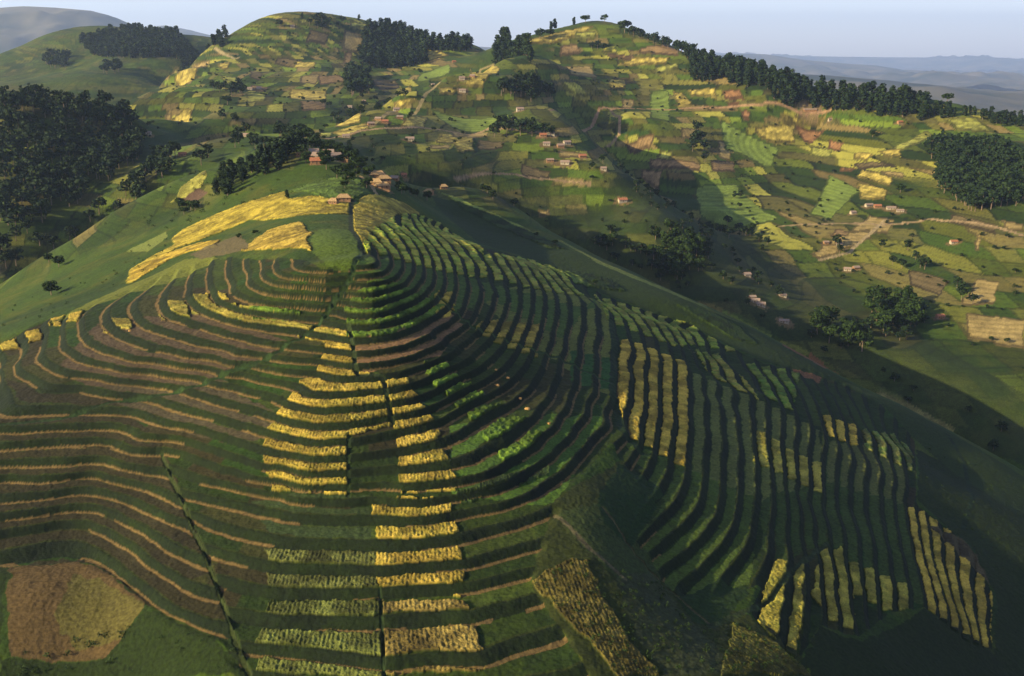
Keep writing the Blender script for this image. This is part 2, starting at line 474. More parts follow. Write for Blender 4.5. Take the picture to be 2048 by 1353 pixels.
farf = far * smooth(.18, .34, hz + .25 * n1) * (1 - .75 * smooth(0, 60, Y - 1230) * (X < -420))
COLR = mixc(COLR, quilt.astype(np.float32), farf * (.5 + .45 * smooth(600, 820, dist)))
lines = np.abs(((S2 * 1.3) % 1) - .5) * 2
COLR *= (1 - .4 * far * smooth(.75, 1, lines))[..., None]

JX = X + (fbm(X, Y, 2.2, 2, 201) - .5) * 1.5 + far * (fbm(X, Y, 9, 2, 203) - .5) * 3
JY = Y + (fbm(X, Y, 2.2, 2, 202) - .5) * 1.5 + far * (fbm(X, Y, 9, 2, 204) - .5) * 3
FJ = F + (fbm(X, Y, 1.8, 2, 205) - .5) * .16
# named fields: kind, outline in the photo
def field(kind, s, colr, tread=None, cls=0, jit=.25, mixn=None, only=None):
    m = inside(wpoly(s))
    if tread is not None:
        m &= (FJ > tread[0]) & (FJ < tread[1])
    if only is not None:
        m &= only
    t = (1 - jit / 2 + jit * n2[m] * 1.0)[:, None]
    c = colr * t
    if mixn is not None:
        k = smooth(.42, .62, n3[m] * .6 + n2[m] * .4)[:, None]
        c = c * (1 - k) + mixn * k
    COLR[m] = c
    if cls:
        CLS[m] = cls
    return m


# ---- treads of the terraced hill
T = terrm > .5
ang = np.arctan2(X + 45, -(Y - 262))         # direction round the knoll
segt = np.floor((ang + .35 * hashf(K.astype(np.int64), 0, 41)) * (3.2 + 1.2 * hashf(K.astype(np.int64) // 3, 1, 42)) + hashf(K.astype(np.int64) // 4, 2, 43)).astype(np.int64)
hk = hashf(K.astype(np.int64) // 2, segt, 44)
tp = np.stack([C(.018, .034, .004), C(.026, .044, .005), C(.038, .040, .009), C(.032, .028, .009), C(.022, .050, .006), C(.040, .060, .008)])
tl = np.array([.22, .46, .60, .72, .88, 1.])
tread = tp[np.clip(np.searchsorted(tl, hk), 0, 5)] * (.7 + .6 * n2[..., None])
rows_ = .85 + .3 * (np.sin(ang * 900) > 0)
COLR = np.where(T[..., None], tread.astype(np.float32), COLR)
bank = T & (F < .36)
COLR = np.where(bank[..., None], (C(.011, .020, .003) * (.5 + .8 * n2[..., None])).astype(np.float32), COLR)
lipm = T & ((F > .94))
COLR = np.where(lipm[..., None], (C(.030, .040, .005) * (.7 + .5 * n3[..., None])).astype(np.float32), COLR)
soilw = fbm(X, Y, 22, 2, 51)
left_near = (X < 30) & (Y < 300)  # bare soil lines only on the left, nearer part of the hill
sb = T & (F > .33 - .05 * n2) & (F < .415) & (soilw * .7 + n2 * .3 > .38) & left_near
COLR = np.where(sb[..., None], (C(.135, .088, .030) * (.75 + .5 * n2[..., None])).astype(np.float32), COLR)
# broad tints of the treads
for s, c in (("203,640 380,625 590,690 440,750 230,800 110,740", C(.080, .056, .030)),
             ("700,680 900,625 925,650 880,712 715,752 700,720", C(.20, .115, .050)),
             ("200,770 440,755 560,830 500,890 250,830", C(.070, .056, .028)),
             ("-200,770 230,800 330,890 420,1140 300,1210 -200,1150", C(.030, .026, .010)),  # lower left treads, the corner's shade put into their colour
             ("690,990 740,990 750,1185 560,1100 500,1000", C(.035, .055, .016)),
             ("930,560 1225,600 1230,800 1110,720 1000,640", C(.14, .15, .025)),
             ("1140,700 1222,715 1225,780 1140,765", C(.030, .085, .014)),
             ("1380,740 1520,800 1640,860 1645,960 1520,1000 1380,945", C(.11, .125, .026)),
             ("1650,880 1815,900 1812,1010 1655,1000", C(.10, .11, .024)),
             ("1240,870 1375,935 1520,1000 1500,1170 1345,1185 1262,1095 1330,1000", C(.055, .085, .012)),
             ("1520,1000 1645,960 1812,1010 1850,1200 1700,1120 1650,1085 1530,1150", C(.040, .065, .010)),
             ("730,515 900,540 1200,620 1190,600 1130,680 985,600 900,625 740,575", C(.065, .105, .014)),
             ("900,850 1130,830 1225,830 1110,1010 905,1000", C(.060, .115, .014))):
    field('tread', s, c, (.42, .93), jit=.5, only=T)
# golden wheat on the treads
TR = (.38, .975)
goldp = [
 "608,752 764,750 776,785 786,850 697,868 697,990 545,990 520,905 540,850 575,800",
 "770,752 812,750 836,800 866,830 882,885 914,960 914,985 800,985 792,900 782,830",
 "600,652 698,650 706,700 714,756 632,756 648,700 652,682 612,676",
 "746,1003 903,1003 916,1060 927,1186 760,1186 752,1060",
 "1241,680 1262,682 1375,727 1380,780 1376,938 1335,915 1250,868 1233,800",
 "205,640 262,635 262,658 205,664", "318,605 372,600 378,636 322,640", "372,592 412,590 460,612 700,672 615,674 455,640 385,625",
 "413,585 452,588 455,602 412,604", "0,690 100,645 96,672 0,706", "103,640 165,618 158,640 108,652",
 "983,640 1080,650 1075,712 1000,690 950,660 960,645", "876,583 915,588 900,632 858,640 870,610",
 "1505,855 1590,905 1645,930 1648,990 1560,945 1508,925", "1645,830 1712,852 1716,892 1660,872",
 "1812,1012 1850,1025 1945,1095 1985,1190 1982,1298 1935,1285 1850,1215 1835,1120",
 "1545,1120 1608,1130 1606,1240 1588,1318 1530,1268 1500,1228 1535,1160",
 "1640,1100 1682,1095 1705,1180 1712,1262 1655,1235 1625,1190",
 "1695,1120 1812,1170 1822,1235 1760,1215 1700,1180"]
dimgold = (0, 6, 13)
for k, s in enumerate(goldp):
    g = C(.47, .33, .050) if k not in (5, 6, 7) else C(.34, .27, .05)
    if k in (16, 17, 18, 13):
        g = C(.46, .38, .055)
    if k in (4, 12, 14, 15):
        g = C(.60, .41, .055)
    field('wheat', s, g, TR, 2, .5, mixn=g * .62 + C(.0, .02, .0), only=T)
# caps of yellow green crop on the ridge side of the terraces
for s, c in (("704,440 722,398 760,392 812,412 880,446 960,492 975,556 880,541 800,520 728,508 704,470", C(.50, .44, .055)),
             ("964,512 1040,514 1112,535 1168,592 1105,585 1040,570 980,556", C(.36, .33, .05)),
             ("1190,590 1290,622 1380,646 1440,686 1515,708 1490,705 1400,690 1350,692 1240,652 1215,640", C(.33, .31, .045)),
             ("1390,700 1440,708 1500,770 1520,800 1470,775 1415,745", C(.33, .28, .045)),
             ("1485,725 1600,745 1586,822 1560,808 1530,790", C(.20, .25, .032)),
             ("1725,860 1790,870 1826,905 1822,942 1790,925 1735,900", C(.22, .22, .045))):
    field('cap', s, c, (.42, .96), 2 if c[0] > .2 else 3, .5, mixn=c * C(.55, .8, .6), only=T)
# dull wheat in the lower middle
for s, c in (("530,1100 757,1095 757,1200 540,1200", C(.12, .13, .03)), ("535,1205 762,1200 768,1353 510,1353 515,1290", C(.15, .17, .035)),
             ("765,1200 932,1198 970,1335 768,1345", C(.26, .19, .045)), ("915,1000 960,1000 1100,950 1100,930 1000,950 915,985", C(.05, .08, .02))):
    field('wheat', s, c, TR, 2, .5, mixn=c * .5, only=T)
# tall green crop
for s in ("744,585 795,588 798,612 744,618", "690,612 830,585 890,612 850,650 770,678 690,680", "850,722 893,725 905,745 870,757 850,745",
          "868,748 915,752 925,770 885,780 868,770", "892,766 945,768 952,790 905,800 893,790", "910,785 968,788 975,815 930,828 912,812",
          "936,812 1005,812 1012,835 960,855 938,840", "968,838 1050,835 1055,860 985,892 968,872", "1000,866 1082,862 1080,895 1010,930 996,905",
          "500,618 602,622 600,644 505,640", "1395,590 1420,600 1430,615 1410,610"):
    field('green', s, C(.13, .21, .020), (.44, .97), 3, .5, mixn=C(.055, .10, .012), only=T)
# open fields off the terraces
for s, c, cl in (
    ("625,468 640,460 706,462 722,490 728,512 715,530 690,540 655,535 632,515 622,490", C(.085, .13, .014), 0),
    ("702,440 706,420 722,398 760,392 812,410 840,428 800,428 775,442 742,466 724,492 716,478 703,462", C(.46, .36, .05), 2),
    ("575,384 577,400 705,402 708,432 650,430 580,437 500,442 430,470 350,500 268,566 252,570 262,540 350,490 345,478 365,462 400,445 480,412", C(.48, .37, .045), 2),
    ("440,482 430,495 380,505 340,520 300,545 258,568 262,545 330,512 400,487", C(.50, .35, .045), 2),
    ("482,504 540,462 600,446 625,470 612,480 622,504", C(.46, .33, .055), 2),
    ("250,575 370,520 438,516 370,552 250,590 100,650", C(.13, .145, .020), 0),
    ("1115,541 1170,545 1215,560 1252,585 1200,578 1150,565", C(.12, .17, .03), 3),
    ("880,385 960,415 1050,455 1130,500 1100,497 1020,465 930,420", C(.20, .24, .04), 3),
    ("1140,505 1300,565 1420,620 1300,580 1180,530", C(.13, .17, .035), 0),
    ("1350,610 1420,625 1480,655 1515,690 1470,680 1420,650", C(.20, .21, .04), 2),
    ("1445,625 1500,640 1545,665 1500,655", C(.16, .20, .035), 0),
    ("1560,695 1620,705 1678,750 1640,765 1590,745", C(.22, .10, .04), 0),
    ("1760,780 1800,790 1905,860 1850,838", C(.12, .13, .03), 0),
    ("1850,1045 1920,1075 2000,1160 1990,1180 1900,1090", C(.09, .07, .03), 0),
    ("1820,865 1880,880 1895,905 1840,890", C(.10, .09, .045), 0),
    ("575,385 640,360 720,360 740,390 705,400 650,400", C(.09, .14, .022), 3),
    ("435,440 560,405 480,455 400,485", C(.13, .105, .04), 0) if False else ("380,510 480,470 500,500 400,520", C(.11, .09, .04), 0),
    ("345,405 370,370 410,342 415,352 400,380 365,400", C(.34, .32, .06), 2),
    ("365,400 400,375 418,385 380,412", C(.13, .08, .05), 0),
    ("250,505 330,465 335,475 295,505", C(.17, .20, .04), 0),
    ("1835,900 1900,930 2048,1000 2300,1100 2300,1500 1900,1500 1990,1310 1990,1190 1945,1095 1835,1000", C(.020, .034, .006), 0),  # lower right ground, its shade put into the grass colour
    ("-300,1150 20,1128 0,1353 500,1353 446,1290 297,1215 200,1325 20,1312 -300,1500", C(.018, .032, .005), 0),  # bottom left corner, shade painted into the grass
    ("860,392 900,440 960,488 1040,512 1120,536 1200,586 1290,620 1380,645 1440,684 1530,726 1600,742 1690,770 1770,815 1830,880 2048,1040 2048,955 1900,866 1800,812 1700,766 1600,711 1500,656 1400,616 1300,571 1200,530 1100,481 1000,436 920,406", C(.026,.046,.007), 0),  # right flank between strips and crest, shade painted into its green
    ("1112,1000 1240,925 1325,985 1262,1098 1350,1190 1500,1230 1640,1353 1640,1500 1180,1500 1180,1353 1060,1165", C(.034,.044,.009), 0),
    ("1720,1285 1850,1220 1985,1305 2100,1500 1600,1500 1600,1330 1640,1255", C(.018, .030, .006), 0),  # ground below the right strips, darkened by painted shade
    ("20,1128 67,1133 145,1124 182,1128 223,1150 260,1184 293,1214 205,1322 120,1325 20,1310", C(.105, .068, .024), 0),
    ("145,1150 200,1160 293,1214 240,1280 150,1300 110,1240", C(.105, .090, .022), 0),
    ("1062,1165 1120,1130 1170,1120 1200,1180 1260,1290 1320,1353 1230,1353 1180,1290 1110,1220", C(.13, .105, .022), 2),
    ("1112,1032 1190,1010 1300,1110 1350,1190 1290,1150 1240,1165 1180,1110", C(.040, .058, .014), 0),
    ("1190,1000 1240,930 1300,960 1325,985 1262,1098 1210,1050", C(.018, .040, .009), 0),
    ("1230,1160 1300,1145 1400,1260 1480,1353 1330,1353 1270,1270", C(.045, .055, .020), 0),
    ("1350,1195 1440,1160 1500,1185 1430,1255 1390,1245", C(.020, .042, .009), 0),
    ("1470,1250 1540,1280 1620,1353 1440,1353", C(.12, .11, .020), 2)):
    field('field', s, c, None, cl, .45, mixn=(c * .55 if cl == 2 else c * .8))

# far fields seen on the slopes: outline, colour letter
FC = {'y': C(.42, .33, .07), 'g': C(.30, .30, .06), 'b': C(.27, .175, .075), 'r': C(.31, .16, .065), 't': C(.34, .25, .09), 'l': C(.17, .23, .04), 'd': C(.045, .06, .02), 'm': C(.14, .105, .045)}
FARF = """b 1280,95 1355,98 1358,112 1278,108|b 1215,105 1270,112 1270,122 1215,115|y 1270,115 1340,115 1330,130 1230,130|g 1310,135 1355,125 1355,140 1310,150|y 1040,82 1130,62 1190,52 1170,68 1110,85 1060,90|g 1150,65 1190,62 1195,78 1150,76|b 1120,90 1150,85 1165,105 1120,112|t 1130,133 1180,133 1195,155 1140,153|g 1115,160 1150,162 1185,192 1150,195|y 1215,158 1250,160 1252,178 1220,178|t 1245,195 1270,198 1265,218 1243,218|y 1345,182 1365,185 1388,213 1358,217|y 1375,180 1430,176 1435,197 1382,195|r 1445,180 1480,178 1490,200 1450,200|r 1482,222 1500,222 1500,245 1488,243|y 1565,228 1655,226 1648,245 1562,248|y 1510,255 1590,250 1590,290 1545,292 1515,275|r 1592,252 1650,255 1625,290 1610,288|r 1660,280 1685,285 1680,305 1655,300|r 1520,292 1540,293 1532,318 1520,318|b 1420,323 1470,325 1470,347 1425,345|t 1435,285 1465,288 1460,325 1440,320|g 1620,295 1665,300 1660,318 1620,315|g 1780,300 1850,262 1870,270 1800,305|y 1710,305 1750,310 1735,325 1708,320|y 1755,305 1800,300 1800,315 1770,318|y 1725,340 1785,355 1780,375 1712,355|y 1710,365 1775,380 1770,400 1722,398|t 1755,342 1805,345 1805,357 1770,352|r 1680,335 1715,338 1700,345 1680,345|g 1890,240 1950,235 1990,265 1920,262|t 1740,430 1775,440 1770,455 1730,445|b 1670,460 1720,470 1700,480 1660,475|t 1740,430 1790,440 1775,470 1700,465|t 1700,465 1740,465 1745,480 1640,520 1620,510|t 1960,555 2000,560 1985,610 1925,610 1920,600|t 1930,625 2048,640 2048,700 1940,680|t 1950,470 1960,470 1960,500 1948,500|t 2000,440 2048,445 2048,465 2010,460|g 1320,300 1345,305 1330,340 1310,330|b 1280,340 1325,342 1318,380 1285,360
m 555,115 600,120 595,137 550,130|y 585,125 632,125 628,138 588,137|t 600,152 640,148 632,168 600,165|b 635,152 680,150 690,165 640,170|y 578,180 652,182 652,203 578,200|b 600,205 652,205 652,222 605,220|g 490,192 535,190 530,203 495,205|t 690,60 735,75 715,105 683,103|b 690,105 705,105 700,130 685,128|y 350,165 385,130 395,140 370,172|y 325,162 350,135 360,135 340,165|y 435,130 462,125 455,140 440,140|t 385,130 420,120 415,135 390,140|g 440,150 480,155 475,170 450,172|m 500,140 525,145 520,160 500,155|y 340,240 378,215 385,222 355,245|t 330,230 345,225 340,240 325,240|t 860,95 885,100 880,120 850,115|m 740,160 790,160 800,175 760,180
y 810,105 870,95 900,110 850,125|y 940,135 995,135 1000,142 965,178 910,172 940,158|y 745,192 820,170 825,182 760,205|y 790,205 830,195 840,205 800,218|y 880,175 915,178 905,188 880,188|y 690,235 725,228 720,245 670,255|y 815,233 855,237 850,257 800,255|y 660,262 730,245 740,255 690,275|y 880,265 945,275 950,307 915,305 910,290 870,285|g 720,210 760,205 750,220 715,222|t 860,290 900,290 900,300 860,300|t 905,262 975,258 975,272 905,275|m 955,280 1010,285 1005,300 955,300|l 860,215 1020,230 1060,245 900,255|l 840,150 900,130 900,150 830,168|g 640,265 665,262 660,275 640,275
t 1075,420 1098,422 1098,436 1078,436|t 1095,323 1140,320 1145,330 1100,332|t 1115,300 1160,305 1165,315 1120,318|m 1040,330 1100,345 1100,360 1040,355|g 1015,240 1040,243 1040,250 1015,248|l 1390,375 1470,370 1560,440 1480,465 1400,440|l 1440,240 1560,300 1540,340 1450,300|l 1300,180 1340,180 1340,250 1300,240|l 1660,350 1720,380 1660,440 1620,430|r 1455,205 1480,202 1475,215 1458,215|b 1250,290 1310,270 1300,300 1260,310|t 1360,258 1400,262 1400,285 1365,280|g 1390,255 1425,256 1425,262 1390,262|b 1300,320 1400,330 1400,345 1300,340|m 1900,430 1990,450 1990,470 1900,450|m 1820,540 1900,560 1880,590 1820,570|m 1700,330 1760,325 1800,335 1720,340
b 500,170 540,175 530,185 500,182|m 620,60 660,70 650,90 610,85|g 700,45 740,50 735,62 700,58|g 600,40 640,38 640,48 600,50"""
valley_shade = inside(wpoly("700,300 860,370 1000,420 1200,510 1400,600 1600,695 1800,795 2048,930 2048,790 1850,680 1700,590 1540,520 1420,455 1300,380 1200,420 1000,385 850,335"))
COLR[valley_shade] = COLR[valley_shade] * .35 + C(.030, .046, .012) * .5 * (.6 + .8 * n2[valley_shade])[:, None]  # valley shade mixed into the ground colour
for grp in FARF.replace('\n', '|').split('|'):
    c, s = grp.split(' ', 1)
    m = inside(wpoly(s))
    if not m.any():
        continue
    st = .78 + .30 * (np.sin(S2[m] * 9.0) > 0) * 1.0
    COLR[m] = FC[c] * (st * (.72 + .55 * n2[m]))[:, None]
    rim = m & ~(np.roll(m, 2, 0) & np.roll(m, -1, 0) & np.roll(m, 2, 1) & np.roll(m, -1, 1))
    COLR[rim] *= .35
    if c in 'yg':
        CLS[m] = 2

# right flank of the terraced hill: its dark grass above carries painted shade
# houses: photo position, length, width, wall height, wall, roof, turn, label
HOUSES = [
 (602,297,6,4.5,2.6,'w','t',.3,'small pale house at the upper left end of the ridge village'),
 (606,312,7,5,2.4,'m','h',-.1,'brown roofed hut below the pale house at the village left end'),
 (628,310,6,5,2.5,'m','t',.2,'tin roofed house in the top row of the ridge village'),
 (640,318,9,6,2.6,'w','t',-.15,'largest pale roofed house in the middle of the ridge village'),
 (657,311,7,5,2.5,'m','t',.1,'brown walled house behind the large pale one in the village'),
 (634,328,8,5,2.5,'m','r',.15,'clay roofed house on the lower side of the ridge village'),
 (672,317,6,4.5,2.5,'w','t',.4,'pale tin roofed house at the right end of the village row'),
 (690,325,6,4.5,2.4,'m','h',-.3,'small hut at the right fringe of the ridge village'),
 (756,356,9,6,2.6,'m','h',.1,'topmost thatched hut of the stepped cluster on the crest'),
 (768,364,8,5,2.5,'m','h',.25,'middle thatched hut of the stepped cluster on the crest'),
 (752,371,8,5,2.4,'m','h',-.1,'left thatched hut of the stepped cluster on the crest'),
 (765,378,9,5,2.4,'m','h',.05,'lowest thatched hut of the crest cluster, above the golden terraces'),
 (808,352,6,4.5,2.6,'m','r',.2,'orange roofed house standing right of the thatched cluster'),
 (790,362,5,4,2.4,'m','t',-.2,'narrow tin roofed shed between the huts and the orange house'),
 (688,402,7,4.5,2.2,'m','h',.1,'low dark thatched hut between the golden fields below the crest'),
 (668,408,4.5,3.5,2.0,'m','h',-.3,'tiny hut left of the low dark one in the golden field'),
 (858,388,6,4,2.3,'m','h',-.2,'brown hut alone on the crest right of the orange house'),
 (887,378,5,4,2.2,'m','h',.3,'small brown shed farther along the right crest'),
 (365,311,8,5,2.5,'m','r',.2,'red roofed house in the hollow left of the ridge village'),
 (296,268,8,5,2.6,'w','t',0,'pale house at the foot of the dark wood on the left'),
 (478,272,8,5,2.6,'w','t',.2,'left one of two white houses in the basin behind the village'),
 (492,273,8,5,2.6,'w','t',-.2,'right one of two white houses in the basin behind the village'),
 (500,180,9,6,2.8,'w','t',0,'left house of the pair in fields on the far left hill'),
 (518,180,9,6,2.8,'w','t',.3,'right house of the pair in fields on the far left hill'),
 (585,53,10,7,3,'w','t',.2,'tiny pale house near the summit of the far left hill'),
 (820,281,10,6,3,'w','t',.1,'white house beside a dark bush under the yellow plots'),
 (1040,222,10,7,3.2,'w','t',.2,'white house alone right below the round wood on the right hill'),
 (1101,268,11,6,3.2,'w','t',-.1,'white house at the right end of the dark hedge wood'),
 (1086,272,9,6,2.8,'m','r',.1,'red roofed house beside the white one at the hedge wood'),
 (1134,286,9,6,3,'w','t',.3,'white gabled house on the spur right of the hedge wood'),
 (1093,291,9,6,2.8,'w','t',0,'pale house left of a pair below the hedge wood'),
 (1121,294,9,6,2.8,'m','t',.2,'brown walled house right of a pair below the hedge wood'),
 (1130,329,11,6,2.8,'w','t',-.15,'white house on the bare earth terrace of the spur hamlet'),
 (1100,325,9,5,2.6,'m','t',.1,'long brown house left on the bare earth terrace of the hamlet'),
 (1165,314,9,6,2.8,'m','r',.2,'clay roofed house at the upper right of the spur hamlet'),
 (1207,341,7,5,2.6,'w','t',0,'small white house on the spur edge above the shaded gully'),
 (1245,405,10,6,2.8,'w','r',.2,'pale house with brown roof low on the spur above the valley'),
 (924,158,9,6,2.8,'w','t',.1,'white house in the yellow field high on the sunny spur'),
 (945,153,8,5,2.6,'m','t',-.2,'brown house right of the white one high on the sunny spur'),
 (866,170,7,5,2.6,'w','t',.3,'small pale house in the green strip on the sunny spur'),
 (925,183,10,6,2.8,'w','t',0,'wide pale house in the middle of the sunny spur'),
 (908,127,8,5,2.6,'m','r',.2,'brown house just left of the saddle grove'),
 (793,220,9,5,2.6,'w','t',.2,'white house beside the winding path low on the spur'),
 (700,217,8,5,2.6,'w','t',-.1,'pale house on the left edge of the spur above the basin'),
 (728,206,7,5,2.6,'m','t',.1,'brown house on the left edge of the spur near the yellow strip'),
 (770,245,8,5,2.6,'m','r',.15,'clay roofed house in the hamlet beside the lower road'),
 (757,240,8,5,2.6,'m','t',-.2,'tin roofed house in the hamlet beside the lower road'),
 (742,250,8,5,2.6,'m','t',.3,'left house of the hamlet beside the lower road'),
 (692,273,8,5,2.6,'w','t',.1,'white house where the lower road leaves the village ridge'),
 (800,236,8,5,2.6,'m','t',.1,'brown house above the yellow square plot near the road'),
 (1586,117,9,6,3,'w','t',0,'white building half hidden in the ridge plantation') if False else
 (1593,154,9,6,3,'w','t',0,'white building half hidden in the ridge plantation'),
 (1620,222,22,6,2.6,'m','t',0,'long low building between the road and the ridge plantation'),
 (1660,240,6,4,2.6,'w','t',.2,'tiny white house at the corner of the large yellow field'),
 (1800,246,8,5,2.6,'m','r',.2,'small reddish house under the ridge plantation on the right'),
 (1738,412,10,5,2.6,'w','t',.2,'white house left in the row on the right hand slope'),
 (1755,414,9,5,2.6,'m','r',0,'red roofed house in the row on the right hand slope'),
 (1782,418,11,5,2.6,'w','t',-.1,'pale long house at the right of the row on the right slope'),
 (1706,426,7,5,2.6,'w','t',.2,'small white house left below the row on the right slope'),
 (1800,424,9,4,2.4,'w','t',-.2,'low pale shed at the far end of the row on the right slope'),
 (1695,540,8,5,2.6,'w','t',-.3,'left white house of the pair on the grassy knoll above the valley'),
 (1712,538,7,5,2.8,'m','t',.2,'brown house right of the white one on the grassy knoll'),
 (1678,492,7,5,2.6,'w','t',-.2,'pale house beside trees on the winding track'),
 (1652,487,6,4,2.4,'m','t',.1,'brown shed left of the pale house on the winding track'),
 (1494,553,7,5,2.6,'w','t',.2,'small pale house in the shaded valley bottom'),
 (1510,605,9,5,2.6,'w','t',-.3,'large pale house of the shaded valley farm'),
 (1522,612,8,5,2.4,'w','t',-.2,'lower pale house of the shaded valley farm'),
 (1505,598,6,4,2.4,'m','t',.1,'upper small shed of the shaded valley farm'),
 (1565,595,7,4,2.4,'w','t',0,'grey house upslope from the shaded valley farm'),
 (1568,645,9,4,2.2,'w','t',-.3,'low grey shed below the shaded valley farm'),
 (1880,636,7,5,2.6,'m','r',.1,'house with brown roof left of the bare terraces at right'),
 (1907,487,8,5,2.6,'w','r',.1,'pinkish house alone on the lower right slope')]
# trodden yards of bare earth round the houses
for h_ in HOUSES:
    hx, hy = hit(h_[0], h_[1])
    rr_ = h_[2] * .62
    sel = (np.abs(X - hx) < rr_ * 2) & (np.abs(Y - hy) < rr_ * 2)
    dd_ = np.hypot((X[sel] - hx), (Y[sel] - hy)) + (n3[sel] - .5) * rr_ * .9
    m_ = np.zeros(X.shape, bool); m_[sel] = dd_ < rr_ * .85
    COLR[m_] = C(.17, .12, .05) * (.6 + .8 * n3[m_])[:, None]
    CLS[m_] = 0
# paths
PATHS = [("728,505 705,548 690,575 668,600 622,662 590,680 540,712 440,750 340,785 230,800 120,835 0,850", .7, C(.020, .040, .010), 0),
         ("323,905 345,960 372,1020 415,1120 445,1200 470,1280 500,1353", .4, C(.030, .042, .010), 0),
         ("704,400 702,425 703,460 722,490 728,510", .9, C(.03, .04, .012), 0),
         ("880,595 905,620 950,655 1040,690 1120,715 1180,745 1225,765", .8, C(.03, .055, .014), 0),
         ("1222,640 1230,700 1225,780 1245,860 1280,900", 1.0, C(.018, .035, .010), 0),
         ("1110,1030 1180,1100 1250,1160", .5, C(.10, .085, .04), 0), ("1205,1015 1262,1095 1345,1185 1420,1250", .3, C(.085, .07, .03), 1),
         ("1655,1085 1580,1145 1540,1200 1500,1220 1420,1255", .6, C(.03, .045, .014), 0), ("697,650 706,690 714,750 765,752 786,850", .5, C(.03, .045, .014), 0),
         ("697,870 697,990", .35, C(.02, .035, .01), 0), ("760,1180 765,1260 768,1353", .3, C(.02, .035, .01), 0),
         ("655,275 720,262 800,255 880,258 980,255 1060,262 1110,270", 1.6, C(.33, .22, .11), 1),
         ("1100,222 1200,215 1300,218 1400,217 1480,213 1560,210 1660,218", 1.6, C(.32, .19, .10), 1),
         ("1220,215 1240,235 1238,270 1215,295", 1.3, C(.28, .19, .10), 1), ("1010,160 1060,160 1160,165", 1.4, C(.07, .07, .03), 0),
         ("910,358 960,350 1030,352 1100,360 1180,370", 1.3, C(.25, .17, .09), 1),
         ("1560,455 1640,450 1760,450 1860,440 1960,450 2048,470", 1.5, C(.30, .21, .11), 1),
         ("1640,520 1700,505 1740,470 1770,440", 1.2, C(.33, .25, .13), 1), ("1380,700 1390,702", .4, C(.1, .1, .05), 0),
         ("430,95 470,120 480,115", 1.8, C(.30, .24, .12), 1), ("740,255 770,230 850,190 960,140 1000,122", 1.5, C(.27, .21, .09), 1),
         ("1120,482 1200,525 1300,566 1400,611 1500,652", 1.6, C(.14, .16, .03), 0), ("1760,790 1830,822 1900,861", 2.0, C(.18, .16, .05), 0), ("720,353 745,375 755,392", .8, C(.36, .25, .13), 1), ("600,310 640,318 700,330 735,345", 1.0, C(.30, .21, .11), 1),
         ("1895,870 1930,930 1945,1000 1925,1060", .6, C(.015, .03, .01), 0)]
for s, w, c, cl in PATHS:
    d = linedist(s, w * 2 + 2) + (n3 - .5) * w * .8
    m = d < w
    COLR[m] = c * (.7 + .6 * n3[m])[:, None]
    CLS[m] = cl
    Z[m & T] -= .15

# bare strokes and speckle so that no field is one flat colour
COLR *= (.78 + .44 * n3)[..., None]
COLR *= (.88 + .24 * fbm(X, Y, 25, 3, 61))[..., None]
COLR *= .62
COLR = np.clip(COLR, .003, .8)

# relief of what grows: standing wheat in rows of tufts, tall green crop, rough grass
nearw = 1 - smooth(380, 600, dist)
rowp = .5 + .5 * np.sin(ang * (46 + 5.2 * np.clip(S, 0, 30)) * 5.6 + 1.5 * vnoise(X, Y, 2.5, 77))
tuft = vnoise(X, Y, .62, 71) * .42 + vnoise(X, Y, .34, 72) * .42 + rowp * .16
Z = Z + np.where(CLS == 2, .30 + .55 * tuft + .35 * (n2 - .5), 0) * np.where(dist < 450, 1, .6)
Z = Z + np.where(CLS == 3, .35 + .75 * (vnoise(X, Y, .8, 73) * .6 + vnoise(X, Y, .4, 74) * .4), 0) * np.where(dist < 450, 1, .6)
Z = Z + np.where(CLS == 0, .22 * n3 + .12 * vnoise(X, Y, .55, 75), 0) * nearw
rough = smooth(430, 700, dist)
Z = Z + rough * ((fbm(X, Y, 60, 2, 81) - .5) * 4.0 + (fbm(X, Y, 8, 2, 85) - .5) * .9)
wv = (K * 0)
COLR[(CLS == 2)] *= (.70 + .45 * tuft[CLS == 2])[:, None]
COLR[(CLS == 2) | (CLS == 3)] *= (.62 + .76 * smooth(.3, .7, fbm(X, Y, 4, 3, 211)))[(CLS == 2) | (CLS == 3)][:, None]


